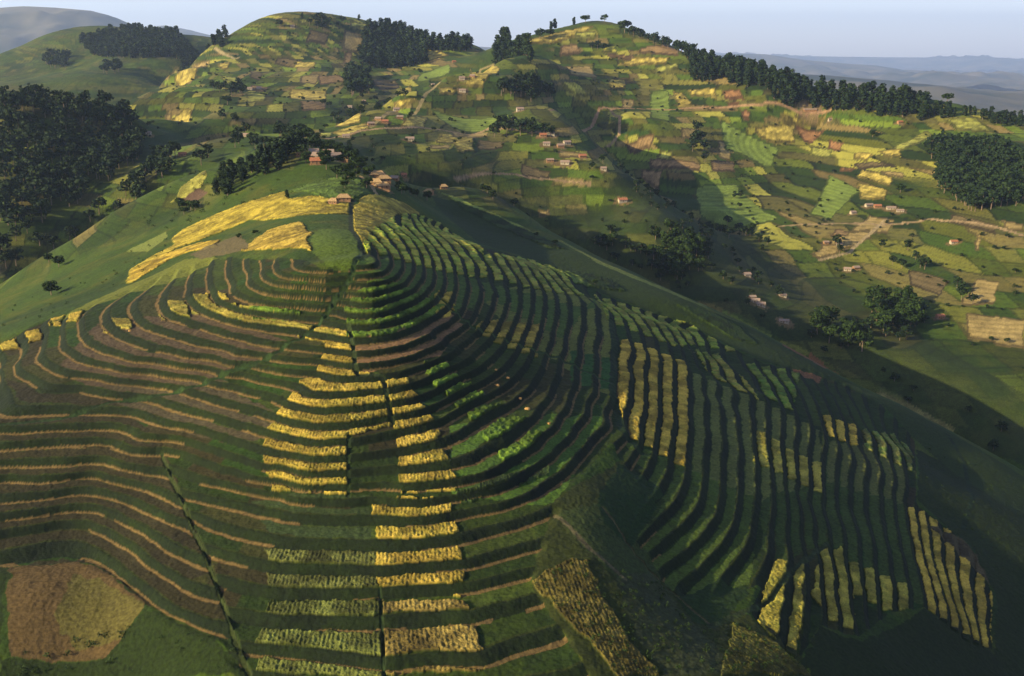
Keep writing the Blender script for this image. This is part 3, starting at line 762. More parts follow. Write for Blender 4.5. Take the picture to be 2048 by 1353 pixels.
# ------------------------------------------------------------------ materials
def mat_vcol(name, rough=.9, scale=2.0, bump=.3, dist_=.15, tr=0.0):
    m = bpy.data.materials.new(name); m.use_nodes = True
    nt = m.node_tree; b = nt.nodes['Principled BSDF']
    b.inputs['Roughness'].default_value = rough
    b.inputs['Specular IOR Level'].default_value = .12
    a = nt.nodes.new('ShaderNodeAttribute'); a.attribute_name = 'land'
    g = nt.nodes.new('ShaderNodeNewGeometry')
    nz = nt.nodes.new('ShaderNodeTexNoise'); nz.inputs['Scale'].default_value = scale; nz.inputs['Detail'].default_value = 5
    nt.links.new(g.outputs['Position'], nz.inputs['Vector'])
    ramp = nt.nodes.new('ShaderNodeMapRange'); ramp.inputs['From Min'].default_value = .3; ramp.inputs['From Max'].default_value = .7
    ramp.inputs['To Min'].default_value = .62; ramp.inputs['To Max'].default_value = 1.38
    nt.links.new(nz.outputs['Fac'], ramp.inputs['Value'])
    mu = nt.nodes.new('ShaderNodeVectorMath'); mu.operation = 'SCALE'
    nt.links.new(a.outputs['Color'], mu.inputs[0]); nt.links.new(ramp.outputs['Result'], mu.inputs['Scale'])
    nt.links.new(mu.outputs['Vector'], b.inputs['Base Color'])
    bm = nt.nodes.new('ShaderNodeBump'); bm.inputs['Strength'].default_value = bump; bm.inputs['Distance'].default_value = dist_
    nt.links.new(nz.outputs['Fac'], bm.inputs['Height']); nt.links.new(bm.outputs['Normal'], b.inputs['Normal'])
    return m


def mat_plain(name, c, rough=.85, scale=.6, lo=.7, hi=1.3, c2=None, coord='Position'):
    m = bpy.data.materials.new(name); m.use_nodes = True
    nt = m.node_tree; b = nt.nodes['Principled BSDF']
    b.inputs['Roughness'].default_value = rough
    b.inputs['Specular IOR Level'].default_value = .15
    g = nt.nodes.new('ShaderNodeNewGeometry')
    nz = nt.nodes.new('ShaderNodeTexNoise'); nz.inputs['Scale'].default_value = scale; nz.inputs['Detail'].default_value = 4
    nt.links.new(g.outputs[coord], nz.inputs['Vector'])
    mx = nt.nodes.new('ShaderNodeMix'); mx.data_type = 'RGBA'
    c2 = c2 or tuple(v * hi for v in c); c1 = tuple(v * lo for v in c)
    mx.inputs['A'].default_value = (*c1, 1); mx.inputs['B'].default_value = (*c2, 1)
    mr = nt.nodes.new('ShaderNodeMapRange'); mr.inputs['From Min'].default_value = .35; mr.inputs['From Max'].default_value = .65
    nt.links.new(nz.outputs['Fac'], mr.inputs['Value']); nt.links.new(mr.outputs['Result'], mx.inputs['Factor'])
    nt.links.new(mx.outputs['Result'], b.inputs['Base Color'])
    return m


M_LAND = mat_vcol('land', .95, 1.7, .5, .25)
M_CROP = mat_vcol('crop', .9, 3.2, .8, .3)
M_PATH = mat_vcol('path_soil', .95, 1.2, .2, .1)

# ------------------------------------------------------------------ meshes of the terrain sheet
verts_all = np.stack([X, Y, Z], -1).reshape(-1, 3).astype(np.float32)
cols_all = COLR.reshape(-1, 3)
ii = np.arange(NR - 1)[:, None] * NA + np.arange(NA - 1)[None]
quads = np.stack([ii, ii + NA, ii + NA + 1, ii + 1], -1).reshape(-1, 4)
fc = CLS[:-1, :-1].reshape(-1)
fdist = R[:-1, :-1].reshape(-1)


def mesh_from(name, V, Q, colors=None, mat=None, smooth_=True, parent=None):
    me = bpy.data.meshes.new(name)
    nv, nf = len(V), len(Q); k = Q.shape[1]
    me.vertices.add(nv); me.vertices.foreach_set('co', np.ascontiguousarray(V, np.float32).ravel())
    me.loops.add(nf * k); me.loops.foreach_set('vertex_index', np.ascontiguousarray(Q, np.int32).ravel())
    me.polygons.add(nf); me.polygons.foreach_set('loop_start', np.arange(0, nf * k, k, dtype=np.int32))
    me.polygons.foreach_set('use_smooth', np.full(nf, smooth_, bool))
    me.update(calc_edges=True)
    if colors is not None:
        ca = me.color_attributes.new('land', 'FLOAT_COLOR', 'POINT')
        cc = np.ones((nv, 4), np.float32); cc[:, :3] = colors
        ca.data.foreach_set('color', cc.ravel())
    if mat:
        me.materials.append(mat)
    o = bpy.data.objects.new(name, me); COL.objects.link(o)
    if parent:
        o.parent = parent
    return o


def sub(name, sel, mat, kind, label=None, cat=None):
    Q = quads[sel]
    if len(Q) == 0:
        return
    used = np.unique(Q)
    re = np.zeros(len(verts_all), np.int32); re[used] = np.arange(len(used))
    o = mesh_from(name, verts_all[used], re[Q], cols_all[used], mat)
    o['kind'] = kind
    if label:
        o['label'] = label; o['category'] = cat
    return o


NEARR = 470
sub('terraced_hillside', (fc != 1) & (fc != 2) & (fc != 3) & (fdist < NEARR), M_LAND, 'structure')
sub('hills', (fc != 1) & (fdist >= NEARR), M_LAND, 'structure')
sub('dirt_path', (fc == 1), M_PATH, 'structure')
sub('golden_wheat', (fc == 2) & (fdist < NEARR), M_CROP, 'stuff', 'golden ripe wheat standing in strips on the hill terraces', 'wheat')
sub('green_crop', (fc == 3) & (fdist < NEARR), M_CROP, 'stuff', 'tall green crop growing in strips on the terraces of the hill', 'crop')

# ------------------------------------------------------------------ ground beyond the fan, and the far ranges
def ring(name, a0, a1, na, rs, zf, mat, kind='structure'):
    aa = np.linspace(a0, a1, na); Rr, Aa = np.meshgrid(rs, aa, indexing='ij')
    x = Rr * np.sin(Aa); y = Rr * np.cos(Aa); z = zf(x, y, Rr)
    V = np.stack([x, y, z], -1).reshape(-1, 3)
    i2 = np.arange(len(rs) - 1)[:, None] * na + np.arange(na - 1)[None]
    Q = np.stack([i2, i2 + na, i2 + na + 1, i2 + 1], -1).reshape(-1, 4)
    o = mesh_from(name, V, Q, None, mat); o['kind'] = kind
    return o


M_FARG = mat_plain('far_ground', (.055, .075, .03), .95, .004, .6, 1.5, (.14, .115, .05))
lowz = grid = None


def z_side(x, y, r):
    s = smooth_S(x, y)
    z = Z0 - STEP * s
    return np.clip(z, 0, 190) - 1.0


rs_side = np.exp(np.linspace(math.log(85), math.log(2690), 150))
ring('side_hills', math.radians(38), math.radians(322), 260, rs_side, z_side, M_FARG)


def z_out(x, y, r):
    return -70 + 60 * (fbm(x, y, 1500, 3, 91) - .5) + 0 * r


ring('ground', 0, 2 * math.pi, 181, np.array([2500, 3000, 4000, 5500, 8000, 12000, 20000, 40000.]), z_out, M_FARG)
inner = ring('ground_below', 0, 2 * math.pi, 61, np.array([.5, 40, 90.]), lambda x, y, r: 15 + 0 * r, M_FARG)
inner.name = 'valley_ground'

M_FARM = mat_plain('far_mountain', (.030, .045, .030), .95, .0022, .6, 1.5, (.10, .085, .06))


def ridge(name, prof, D, depth, seed, amp, base=-60):
    """a mountain range: crest from the skyline seen in the photo, slopes built on both sides"""
    us = np.linspace(prof[0][0], prof[-1][0], 320)
    vs = np.interp(us, [p[0] for p in prof], [p[1] for p in prof])
    crest_x = []; crest_z = []
    for u, v in zip(us, vs):
        d = ray(u, v); t = D / d[1]
        crest_x.append(d[0] * t); crest_z.append(CAMZ + d[2] * t)
    crest_x = np.array(crest_x); crest_z = np.array(crest_z)
    rows = 90
    tt = np.linspace(-1, 1, rows)
    V = np.zeros((rows, 320, 3))
    for i, t in enumerate(tt):
        y = D + t * depth
        w = (1 - abs(t)) ** 1.15
        spur = fbm(crest_x, np.full(320, y * .35), 520 * D / 6000, 4, seed) - .5
        z = base + (crest_z - base) * w + spur * amp * (1 - w) * 4 * w + (fbm(crest_x, np.full(320, y), 260, 3, seed + 7) - .5) * amp * .35 * min(1, abs(t) * 6)
        V[i, :, 0] = crest_x * (1 + .0 * t); V[i, :, 1] = y; V[i, :, 2] = z
    i2 = np.arange(rows - 1)[:, None] * 320 + np.arange(319)[None]
    Q = np.stack([i2, i2 + 1, i2 + 321, i2 + 320], -1).reshape(-1, 4)
    o = mesh_from(name, V.reshape(-1, 3), Q, None, M_FARM); o['kind'] = 'structure'
    return o


ridge('mountains', [(-700, 60), (-300, 30), (0, 14), (50, 11), (110, 14), (180, 21), (215, 30), (245, 43), (275, 53), (330, 66), (400, 90), (500, 120), (700, 150)], 8500, 3000, 101, 380)
ridge('mountains', [(-200, 90), (150, 80), (275, 56), (330, 51), (380, 60), (430, 74), (480, 82), (560, 90), (700, 96), (900, 90), (1100, 100)], 13500, 3400, 111, 380)
ridge('mountains', [(1000, 140), (1300, 118), (1480, 107), (1530, 108), (1600, 118), (1680, 126), (1750, 130), (1800, 139), (1880, 142), (1950, 149), (2048, 156), (2300, 150), (2800, 170)], 15500, 6400, 121, 380)
ridge('mountains', [(1250, 160), (1400, 146), (1480, 141), (1560, 147), (1650, 151), (1770, 160), (1850, 170), (1950, 180), (2048, 188), (2200, 180), (2500, 190)], 5600, 2400, 141, 130)
ridge('mountains', [(300, 112), (600, 60), (800, 85), (1000, 100), (1300, 108), (1600, 112), (2048, 118), (2600, 112)], 29000, 5000, 131, 600)


# ------------------------------------------------------------------ trees
def ground_z(x, y):
    return float(grid_at(Z, x, y))


def leafmat(name, c, c2):
    m = bpy.data.materials.new(name); m.use_nodes = True
    nt = m.node_tree; b = nt.nodes['Principled BSDF']
    b.inputs['Roughness'].default_value = .8; b.inputs['Specular IOR Level'].default_value = .1
    g = nt.nodes.new('ShaderNodeNewGeometry')
    mx = nt.nodes.new('ShaderNodeMix'); mx.data_type = 'RGBA'
    mx.inputs['A'].default_value = (*c, 1); mx.inputs['B'].default_value = (*c2, 1)
    nt.links.new(g.outputs['Random Per Island'], mx.inputs['Factor'])
    nt.links.new(mx.outputs['Result'], b.inputs['Base Color'])
    return m


M_LEAF = leafmat('eucalyptus_leaves', (.005, .013, .005), (.018, .032, .008))
M_LEAF2 = leafmat('broad_leaves', (.007, .017, .004), (.024, .042, .007))
M_BARK = mat_plain('bark', (.14, .10, .07), .9, 3)
M_BARK2 = M_BARK


def tube(pts, rad, seg=6):
    V = []; Q = []
    for p, r in zip(pts, rad):
        for k in range(seg):
            a = 2 * math.pi * k / seg
            V.append((p[0] + r * math.cos(a), p[1] + r * math.sin(a), p[2]))
    for i in range(len(pts) - 1):
        for k in range(seg):
            Q.append((i * seg + k, i * seg + (k + 1) % seg, (i + 1) * seg + (k + 1) % seg, (i + 1) * seg + k))
    return V, Q


def make_tree_data(kind, h, nleaf, seed, leaf):
    rg = np.random.default_rng(seed)
    TV, TQ = [], []

    def addt(p, r, s=5):
        v, q = tube(p, r, s); o = len(TV); TV.extend(v); TQ.extend([tuple(a + o for a in f) for f in q])
    lean = rg.normal(0, .03, 2) * h
    addt([(0, 0, -1.0), (lean[0] * .3, lean[1] * .3, h * .35), (lean[0], lean[1], h * .86)], [h * .022 + .05, h * .015 + .04, .03])
    blobs = []
    if kind == 'tall':
        for k in range(9):
            t = .16 + .80 * (k + rg.random() * .6) / 9
            a = rg.random() * 6.28; ro = h * .085 * (1.2 - .7 * abs(t - .55)) * rg.random()
            rad = h * (.155 - .12 * max(0, t - .6)) * rg.uniform(.75, 1.15)
            blobs.append((lean[0] * t + ro * math.cos(a), lean[1] * t + ro * math.sin(a), h * t * .97, rad, rad * 1.05))
    else:
        for k in range(9):
            a = k * 2.4 + rg.random(); t = rg.uniform(.42, .86)
            ro = h * rg.uniform(.12, .30) * (1 - .6 * max(0, t - .6))
            rad = h * rg.uniform(.15, .22)
            blobs.append((lean[0] + ro * math.cos(a), lean[1] + ro * math.sin(a), h * t, rad, rad * .75))
    for b in blobs[::2]:
        addt([(lean[0] * .4, lean[1] * .4, h * .38), ((b[0] + lean[0]) / 2, (b[1] + lean[1]) / 2, (b[2] + h * .4) / 2), (b[0], b[1], b[2])], [h * .010 + .02, h * .007 + .015, .02], 4)
    bl = np.array(blobs)
    pick = rg.integers(0, len(bl), nleaf)
    d = rg.normal(size=(nleaf, 3)); d /= np.linalg.norm(d, axis=1)[:, None]
    rr = rg.uniform(.45, 1.0, nleaf)[:, None] ** .6
    c = bl[pick, :3] + d * rr * bl[pick][:, [3, 3, 4]]
    sz = leaf * rg.uniform(.6, 1.3, nleaf)[:, None]
    nrm = d + rg.normal(0, .55, (nleaf, 3)); nrm /= np.linalg.norm(nrm, axis=1)[:, None]
    ax = np.cross(nrm, rg.normal(size=(nleaf, 3))); ax /= np.linalg.norm(ax, axis=1)[:, None]
    bx = np.cross(nrm, ax)
    V = np.stack([c - ax * sz - bx * sz * .6, c + ax * sz - bx * sz * .7, c + ax * sz * .8 + bx * sz * .7, c - ax * sz * .7 + bx * sz * .6], 1).reshape(-1, 3)
    Q = np.arange(nleaf * 4).reshape(-1, 4)
    return np.array(TV), np.array(TQ), V, Q


def tag(o, label, cat, group=None):
    o['label'] = label; o['category'] = cat
    if group:
        o['group'] = group


PROTO = {}
for kind in ('tall', 'round'):
    for sd_ in range(4):
        h = 10.0
        tv, tq, cv_, cq = make_tree_data(kind, h, 520, 10 + sd_ * 7 + (kind == 'round'), .42 if kind == 'tall' else .50)
        mt = bpy.data.meshes.new('trunk'); mt.from_pydata([tuple(a) for a in tv], [], [tuple(int(t) for t in a) for a in tq]); mt.materials.append(M_BARK); mt.update()
        mc = bpy.data.meshes.new('crown'); mc.from_pydata([tuple(a) for a in cv_], [], [tuple(int(t) for t in a) for a in cq]); mc.materials.append(M_LEAF if kind == 'tall' else M_LEAF2); mc.update()
        PROTO[(kind, sd_)] = (mt, mc)
LOW = {}
for kind in ('tall', 'round'):
    for sd_ in range(4):
        LOW[(kind, sd_)] = make_tree_data(kind, 10.0, 170, 50 + sd_ * 5 + (kind == 'round'), .62 if kind == 'tall' else .70)

NAMES = {'tall': 'eucalyptus_tree', 'round': 'broadleaf_tree'}


def put_tree(x, y, h, kind, label, group, wide=1.0):
    k = random.randrange(4)
    e = bpy.data.objects.new(NAMES[kind], None); COL.objects.link(e)
    e.empty_display_size = 1
    e.location = (x, y, ground_z(x, y) - .3)
    s = h / 10.0
    e.scale = (s * wide, s * wide, s)
    e.rotation_euler = (0, 0, random.random() * 6.28)
    tag(e, label, 'tree', group)
    for nm, me in zip(('trunk', 'crown'), PROTO[(kind, k)]):
        o = bpy.data.objects.new(nm, me); COL.objects.link(o); o.parent = e
    return e


forest = []                                   # (x, y, h, kind, wide)


def pt_in(poly, x, y):
    return bool(inside(poly, np.array([[x]]), np.array([[y]]))[0, 0])


def scatter(s, spacing, jitter=.45):
    poly = wpoly(s)
    xs = [p[0] for p in poly]; ys = [p[1] for p in poly]
    out = []
    gx = np.arange(min(xs), max(xs), spacing); gy = np.arange(min(ys), max(ys), spacing)
    GX, GY = np.meshgrid(gx, gy)
    GX = GX + rng.uniform(-jitter, jitter, GX.shape) * spacing; GY = GY + rng.uniform(-jitter, jitter, GY.shape) * spacing
    m = inside(poly, GX, GY)
    return list(zip(GX[m], GY[m]))


def wood(s, spacing, h0, h1, kind, dens=1.0, wide=1.0):
    for x, y in scatter(s, spacing):
        if random.random() < dens:
            forest.append((x, y, random.uniform(h0, h1), kind, wide))


# far woods that read as one mass
wood("1375,118 1400,122 1480,140 1600,172 1700,188 1775,196 1850,205 1860,245 1760,232 1700,222 1640,214 1550,212 1545,182 1480,172 1385,160", 6.0, 11, 17, 'tall', .95, 1.35)
wood("1245,66 1300,80 1370,96 1400,112 1380,118 1320,95 1260,78", 6, 8, 13, 'round', .7)
wood("1850,215 1950,222 2048,246 2048,262 1950,236 1860,240", 6.5, 7, 12, 'tall', .8, 1.3)
wood("1855,300 1900,292 2000,300 2048,330 2048,410 1990,420 1940,430 1900,400 1860,380 1880,350", 5.5, 9, 15, 'round', .95)
wood("1865,282 2000,290 2005,300 1865,298", 7, 8, 13, 'tall', .8)
wood("722,85 745,52 800,60 860,85 950,92 930,105 870,102 850,110 850,130 790,136 720,132", 8, 11, 17, 'tall', .95, 1.5)
wood("605,48 660,42 700,45 680,58 640,62", 9, 9, 14, 'round', .8)
wood("690,150 735,150 740,200 700,200 690,180", 10, 12, 18, 'round', .8)
wood("160,82 270,62 350,70 465,84 440,105 350,118 260,120 180,110", 9, 11, 17, 'tall', .95, 1.5)
wood("90,115 140,112 135,138 92,138", 11, 12, 16, 'round', .8); wood("205,140 240,138 238,150 208,150", 11, 12, 16, 'round', .8)
wood("0,192 85,200 154,214 205,218 239,228 273,247 290,275 280,320 200,380 120,430 0,520", 7.5, 8, 14, 'round', .95)
wood("0,520 60,500 200,420 300,340 340,310 380,320 300,385 190,450 60,525 0,560", 7, 7, 12, 'round', .9)
wood("300,320 420,300 450,330 420,340 350,355 300,385", 9, 7, 11, 'round', .22)
wood("460,290 560,255 620,275 600,285 520,300", 10, 7, 11, 'round', .3)
wood("985,182 1020,172 1085,180 1110,200 1060,208 1000,202", 8, 11, 16, 'round', .85)
wood("975,262 1020,258 1090,268 1110,275 1060,282 985,275", 8, 9, 13, 'round', .9)
wood("1165,90 1205,92 1215,102 1175,102", 9, 8, 12, 'round', .8)
wood("1380,275 1400,262 1425,275 1410,330 1385,320", 8, 9, 14, 'round', .6)




wood("1400,440 1460,450 1560,490 1540,520 1460,490", 9, 6, 10, 'round', .35)
wood("1630,480 1680,490 1680,520 1640,510", 8, 6, 9, 'round', .5); wood("1750,480 1820,490 1850,540 1800,550 1750,510", 8, 6, 9, 'round', .4)
wood("1900,560 1960,620 1960,650 1900,620", 8, 6, 9, 'round', .4)
wood("1440,380 1500,400 1480,430 1420,410", 11, 5, 8, 'round', .3)
wood("860,240 960,235 1000,262 900,262", 14, 5, 8, 'round', .2); wood("640,215 760,190 820,210 700,250", 12, 5, 9, 'round', .35)
wood("1100,300 1250,340 1250,420 1130,380", 13, 5, 8, 'round', .22)
wood("420,180 480,175 490,195 430,195", 9, 8, 12, 'round', .6); wood("440,240 520,235 520,250 450,255", 11, 7, 10, 'round', .3)

# shrubs and hedge bushes dotted over the far fields
wood("470,90 640,50 760,70 1000,130 1000,240 620,285 250,250 340,160", 19, 1.8, 4, 'round', .6, 1.3)
wood("1040,95 1200,60 1380,120 1560,215 1850,250 2048,260 2048,560 1700,480 1450,330 1200,240", 17, 1.6, 3.6, 'round', .55, 1.3)
wood("1450,330 1700,480 2048,560 2048,760 1700,600 1480,480", 13, 1.6, 3.4, 'round', .5, 1.3)
wood("700,290 900,260 1120,280 1330,480 1200,500 1000,420", 15, 1.6, 3.4, 'round', .5, 1.3)
wood("1230,330 1330,400 1430,475 1600,610 1560,600 1400,500 1250,360", 9, 2.5, 5, 'round', .7, 1.3)

# valley floor thickets, filled out with added bushes to stand in for shade
wood("700,300 860,370 1000,420 1200,510 1400,600 1600,695 1800,795 2048,930 2048,860 1850,740 1650,640 1500,570 1380,520 1200,480 1000,400 850,350", 9, 2.5, 5.5, 'round', .42, 1.3)
wood("1180,470 1300,470 1420,500 1420,570 1330,565 1200,515", 7, 4, 8, 'round', .6, 1.3)
wood("1600,620 1730,660 1760,600 1850,620 1850,680 1700,720", 8, 4, 8, 'round', .5, 1.3)

# the trees nearest the camera become objects of their own
near_items = []


def near_wood(s, spacing, h0, h1, kind, dens, label, group, wide=1.0):
    for x, y in scatter(s, spacing):
        if random.random() < dens:
            near_items.append((x, y, random.uniform(h0, h1), kind, label, group, wide))


near_wood("430,396 436,360 480,340 520,325 560,308 600,290 606,310 560,342 520,355 470,380 450,398", 6.0, 7, 10.5, 'tall', .9, 'tall dark tree in the grove left of the village', 'trees of the ridge grove left of the village', 1.35)
near_wood("560,300 590,280 640,290 720,318 740,345 690,350 640,338 590,325", 7.5, 4.5, 8.0, 'round', .62, 'leafy tree among the ridge village houses', 'trees among the ridge village houses', 1.15)
near_wood("670,345 745,345 750,365 735,385 690,380 672,362", 8, 4, 6.5, 'round', .5, 'dark tree on the crest left of the thatched huts', 'trees near the thatched huts', 1.2)
near_wood("790,372 860,388 900,402 880,410 820,400 790,388", 9, 3.5, 6, 'round', .5, 'low dark tree on the crest right of the thatched huts', 'trees right of the thatched huts', 1.2)
near_wood("355,420 372,412 395,425 385,432 360,430", 5, 4, 6.5, 'round', .7, 'bushy tree below the yellow plots on the left', 'trees below the yellow plots', 1.3)
singles = [
 (103,592,6.5,'round','rounded dark tree alone on the left slope of the terraced hill'),
 (118,535,5.5,'round','upper dark tree at the edge of the gully on the left slope'),
 (98,525,5.0,'round','small dark tree at the gully edge beside a taller one'),
 (560,52,11,'round','leaning tree alone on the left shoulder of the far left hill'),
 (605,38,9,'tall','small tree on the skyline just left of the far hill summit'),
 (718,42,9,'tall','lone tree standing on the skyline of the far hill summit'),
 (1080,78,13,'round','left one of two round trees below the skyline of the right hill'),
 (1100,75,12,'round','right one of two round trees below the skyline of the right hill'),
 (1102,60,11,'tall','slim skyline tree at the left foot of the right summit'),
 (1110,57,13,'tall','taller slim skyline tree left of the right summit'),
 (1148,52,10,'tall','slim tree on the skyline midway up to the right summit'),
 (1171,48,11,'round','bushy tree on the skyline just left of the right summit'),
 (1209,47,10,'round','bushy tree on the skyline just right of the right summit'),
 (1249,66,17,'round','big round tree where the skyline wood begins right of the summit'),
 (1745,275,8,'round','round dark tree standing in fields under the right plantation'),
 (1895,205,10,'round','small tree on the bright skyline meadow at the right'),
 (1800,388,8,'round','dark bushy tree left of the big wood on the right slope'),
 (1360,500,10,'round','dark tree at the valley bottom beside the stream wood'),
 (840,150,7,'round','small tree on the spur beside the upper path'),
 (455,208,10,'round','dark tree in the fields low on the far left hill'),
 (690,380,4,'round','reddish dark tree on the crest in front of the huts'),
 (575,398,3.5,'tall','slender small tree on the boundary between the golden fields'),
 (510,470,2.2,'round','dark bush in the fallow strip above the terraces'),
 (478,478,2.0,'round','second dark bush in the fallow strip above the terraces'),
 (1190,572,2.6,'round','flat dark bush in the bright green field on the right flank'),
 (1072,475,2.5,'round','low bush on the right crest of the terraced hill'),
 (1110,492,2.8,'round','dark bush beside the path on the right crest')]
near_wood("983,128 1000,92 1022,92 1028,112 1060,120 1062,132", 9.5, 17, 24, 'tall', .9, 'tall eucalyptus in the grove on the saddle', 'eucalyptus trees of the saddle grove', 1.25)

near_wood("1300,470 1330,470 1400,490 1400,560 1350,565 1300,520", 7.5, 8, 13, 'round', .9, 'dark tree in the upper wood on the valley floor', 'trees of the upper valley floor wood')
near_wood("1200,470 1250,475 1250,505 1200,500", 8, 8, 12, 'round', .8, 'dark tree in the small copse under the spur', 'trees of the copse under the spur')
near_wood("1610,635 1660,640 1740,690 1735,715 1660,700 1615,660", 7, 8, 13, 'round', .85, 'dark tree in the lower left wood on the valley side', 'trees of the lower left valley wood')
near_wood("1735,610 1760,600 1840,620 1840,660 1780,675 1735,660", 7, 9, 14, 'round', .85, 'dark tree in the lower right wood on the valley side', 'trees of the lower right valley wood')
ONES = 'first second third fourth fifth sixth seventh eighth ninth tenth eleventh twelfth thirteenth fourteenth fifteenth sixteenth seventeenth eighteenth nineteenth'.split()
TENS = {20: 'twenty', 30: 'thirty', 40: 'forty', 50: 'fifty', 60: 'sixty', 70: 'seventy', 80: 'eighty'}
TENTH = {20: 'twentieth', 30: 'thirtieth', 40: 'fortieth', 50: 'fiftieth', 60: 'sixtieth', 70: 'seventieth', 80: 'eightieth'}


def nth(k):
    if k < 20:
        return ONES[k - 1]
    if k % 10 == 0:
        return TENTH[k]
    return TENS[k // 10 * 10] + '-' + ONES[k % 10 - 1]


near_items = near_items[:262] if len(near_items) <= 262 else near_items
count = {}
for it in sorted(near_items[:262], key=lambda q: q[0] / q[1]):
    x, y, h, kind, lab, grp, w = it
    count[grp] = count.get(grp, 0) + 1
    k = count[grp]
    lab = ('leftmost ' if k == 1 else nth(k) + ' from the left, ') + lab
    put_tree(x, y, h, kind, lab, grp, w)
for x, y, h, kind, lab, grp, w in near_items[262:]:
    forest.append((x, y, h, kind, w))
for u, v, h, kind, lab in singles:
    x, y = hit(u, v); put_tree(x, y, h, kind, lab, None, 1.25)
print('near trees', len(near_items), 'forest trees', len(forest))

# the rest of the woods as one mass
LV, LQ, TVs, TQs = [], [], [], []
lo = to = 0
for x, y, h, kind, w in forest:
    tv, tq, cv_, cq = LOW[(kind, random.randrange(4))]
    a = random.random() * 6.28; s = h / 10.0; ca, sa = math.cos(a), math.sin(a)
    M = np.array([[ca * s * w, -sa * s * w, 0], [sa * s * w, ca * s * w, 0], [0, 0, s]])
    off = np.array([x, y, ground_z(x, y) - .4])
    LV.append(cv_ @ M.T + off); LQ.append(cq + lo); lo += len(cv_)
    TVs.append(tv @ M.T + off); TQs.append(tq + to); to += len(tv)
fo = mesh_from('forest', np.concatenate(LV + TVs), np.concatenate(LQ + [q + lo for q in TQs]), None, M_LEAF, False)
fo.data.materials.append(M_BARK)
mi = np.zeros(len(fo.data.polygons), np.int32); mi[sum(len(q) for q in LQ):] = 1
fo.data.polygons.foreach_set('material_index', mi)
fo['kind'] = 'stuff'; fo['label'] = 'dark woods covering the far ridges and the valley sides'; fo['category'] = 'forest'

# low scrub on the flanks and in the valley
SV, SQ = [], []
so = 0
for s, sp_, dens, h0, h1 in (("1230,1150 1310,1150 1420,1260 1480,1353 1250,1353", 1.6, .55, .5, 1.1), ("1062,1165 1170,1120 1260,1290 1320,1353 1230,1353", 1.5, .6, .5, 1.0),
                 ("60,1300 300,1215 230,1353 0,1353", 2.0, .4, .5, 1.2), ("310,1225 470,1300 500,1353 240,1353", 2.2, .35, .4, .9),
                 ("190,460 400,345 560,310 700,330 860,390 700,350 560,400 350,460", 6, .3, .9, 2.0), ("1470,1250 1540,1280 1620,1353 1440,1353", 1.4, .5, .5, 1.0),
                 ("1840,880 1980,930 2048,1100 2048,1200 1940,1090 1850,1000", 4, .25, .5, 1.1), ("0,620 250,500 400,440 300,540 0,680", 5, .15, .6, 1.2)):
    for x, y in scatter(s, sp_):
        if random.random() > dens:
            continue
        tv, tq, cv_, cq = LOW[('round', random.randrange(4))]
        k = random.randrange(0, 70); cc = cv_[k * 4:(k + 34) * 4]; h = random.uniform(h0, h1)
        a = random.random() * 6.28; s_ = h / 6.0; ca, sa = math.cos(a), math.sin(a)
        M = np.array([[ca * s_, -sa * s_, 0], [sa * s_, ca * s_, 0], [0, 0, s_]])
        SV.append(cc @ M.T + np.array([x, y, ground_z(x, y) - h * .65])); SQ.append(np.arange(len(cc)).reshape(-1, 4) + so); so += len(cc)
sc_ = mesh_from('scrub', np.concatenate(SV), np.concatenate(SQ), None, M_LEAF2, False)
sc_['kind'] = 'stuff'; sc_['label'] = 'low green scrub on the rough ground around the terraces'; sc_['category'] = 'scrub'

# ------------------------------------------------------------------ houses
M_MUD = mat_plain('mud_wall', (.22, .12, .06), .9, 1.2, .75, 1.2)
M_WHITE = mat_plain('whitewashed_wall', (.30, .25, .18), .85, 1.0, .75, 1.1)
M_TIN = mat_plain('tin_roof', (.30, .26, .22), .6, 1.5, .6, 1.2, (.22, .13, .08))
M_THATCH = mat_plain('thatch', (.26, .17, .08), .95, 4, .6, 1.3)
M_TILE = mat_plain('clay_roof', (.26, .10, .05), .9, 2, .7, 1.2)
M_DARK = mat_plain('dark_opening', (.025, .02, .016), .8, 2)
M_WOOD = mat_plain('plank_door', (.11, .07, .04), .8, 4)
HC = 0


def simple(name, V, F_, mat, parent):
    me = bpy.data.meshes.new(name); me.from_pydata(V, [], F_); me.materials.append(mat); me.update()
    o = bpy.data.objects.new(name, me); COL.objects.link(o); o.parent = parent
    return o


def boxv(x0, x1, y0, y1, z0, z1):
    V = [(x0, y0, z0), (x1, y0, z0), (x1, y1, z0), (x0, y1, z0), (x0, y0, z1), (x1, y0, z1), (x1, y1, z1), (x0, y1, z1)]
    F_ = [(0, 3, 2, 1), (4, 5, 6, 7), (0, 1, 5, 4), (1, 2, 6, 5), (2, 3, 7, 6), (3, 0, 4, 7)]
    return V, F_


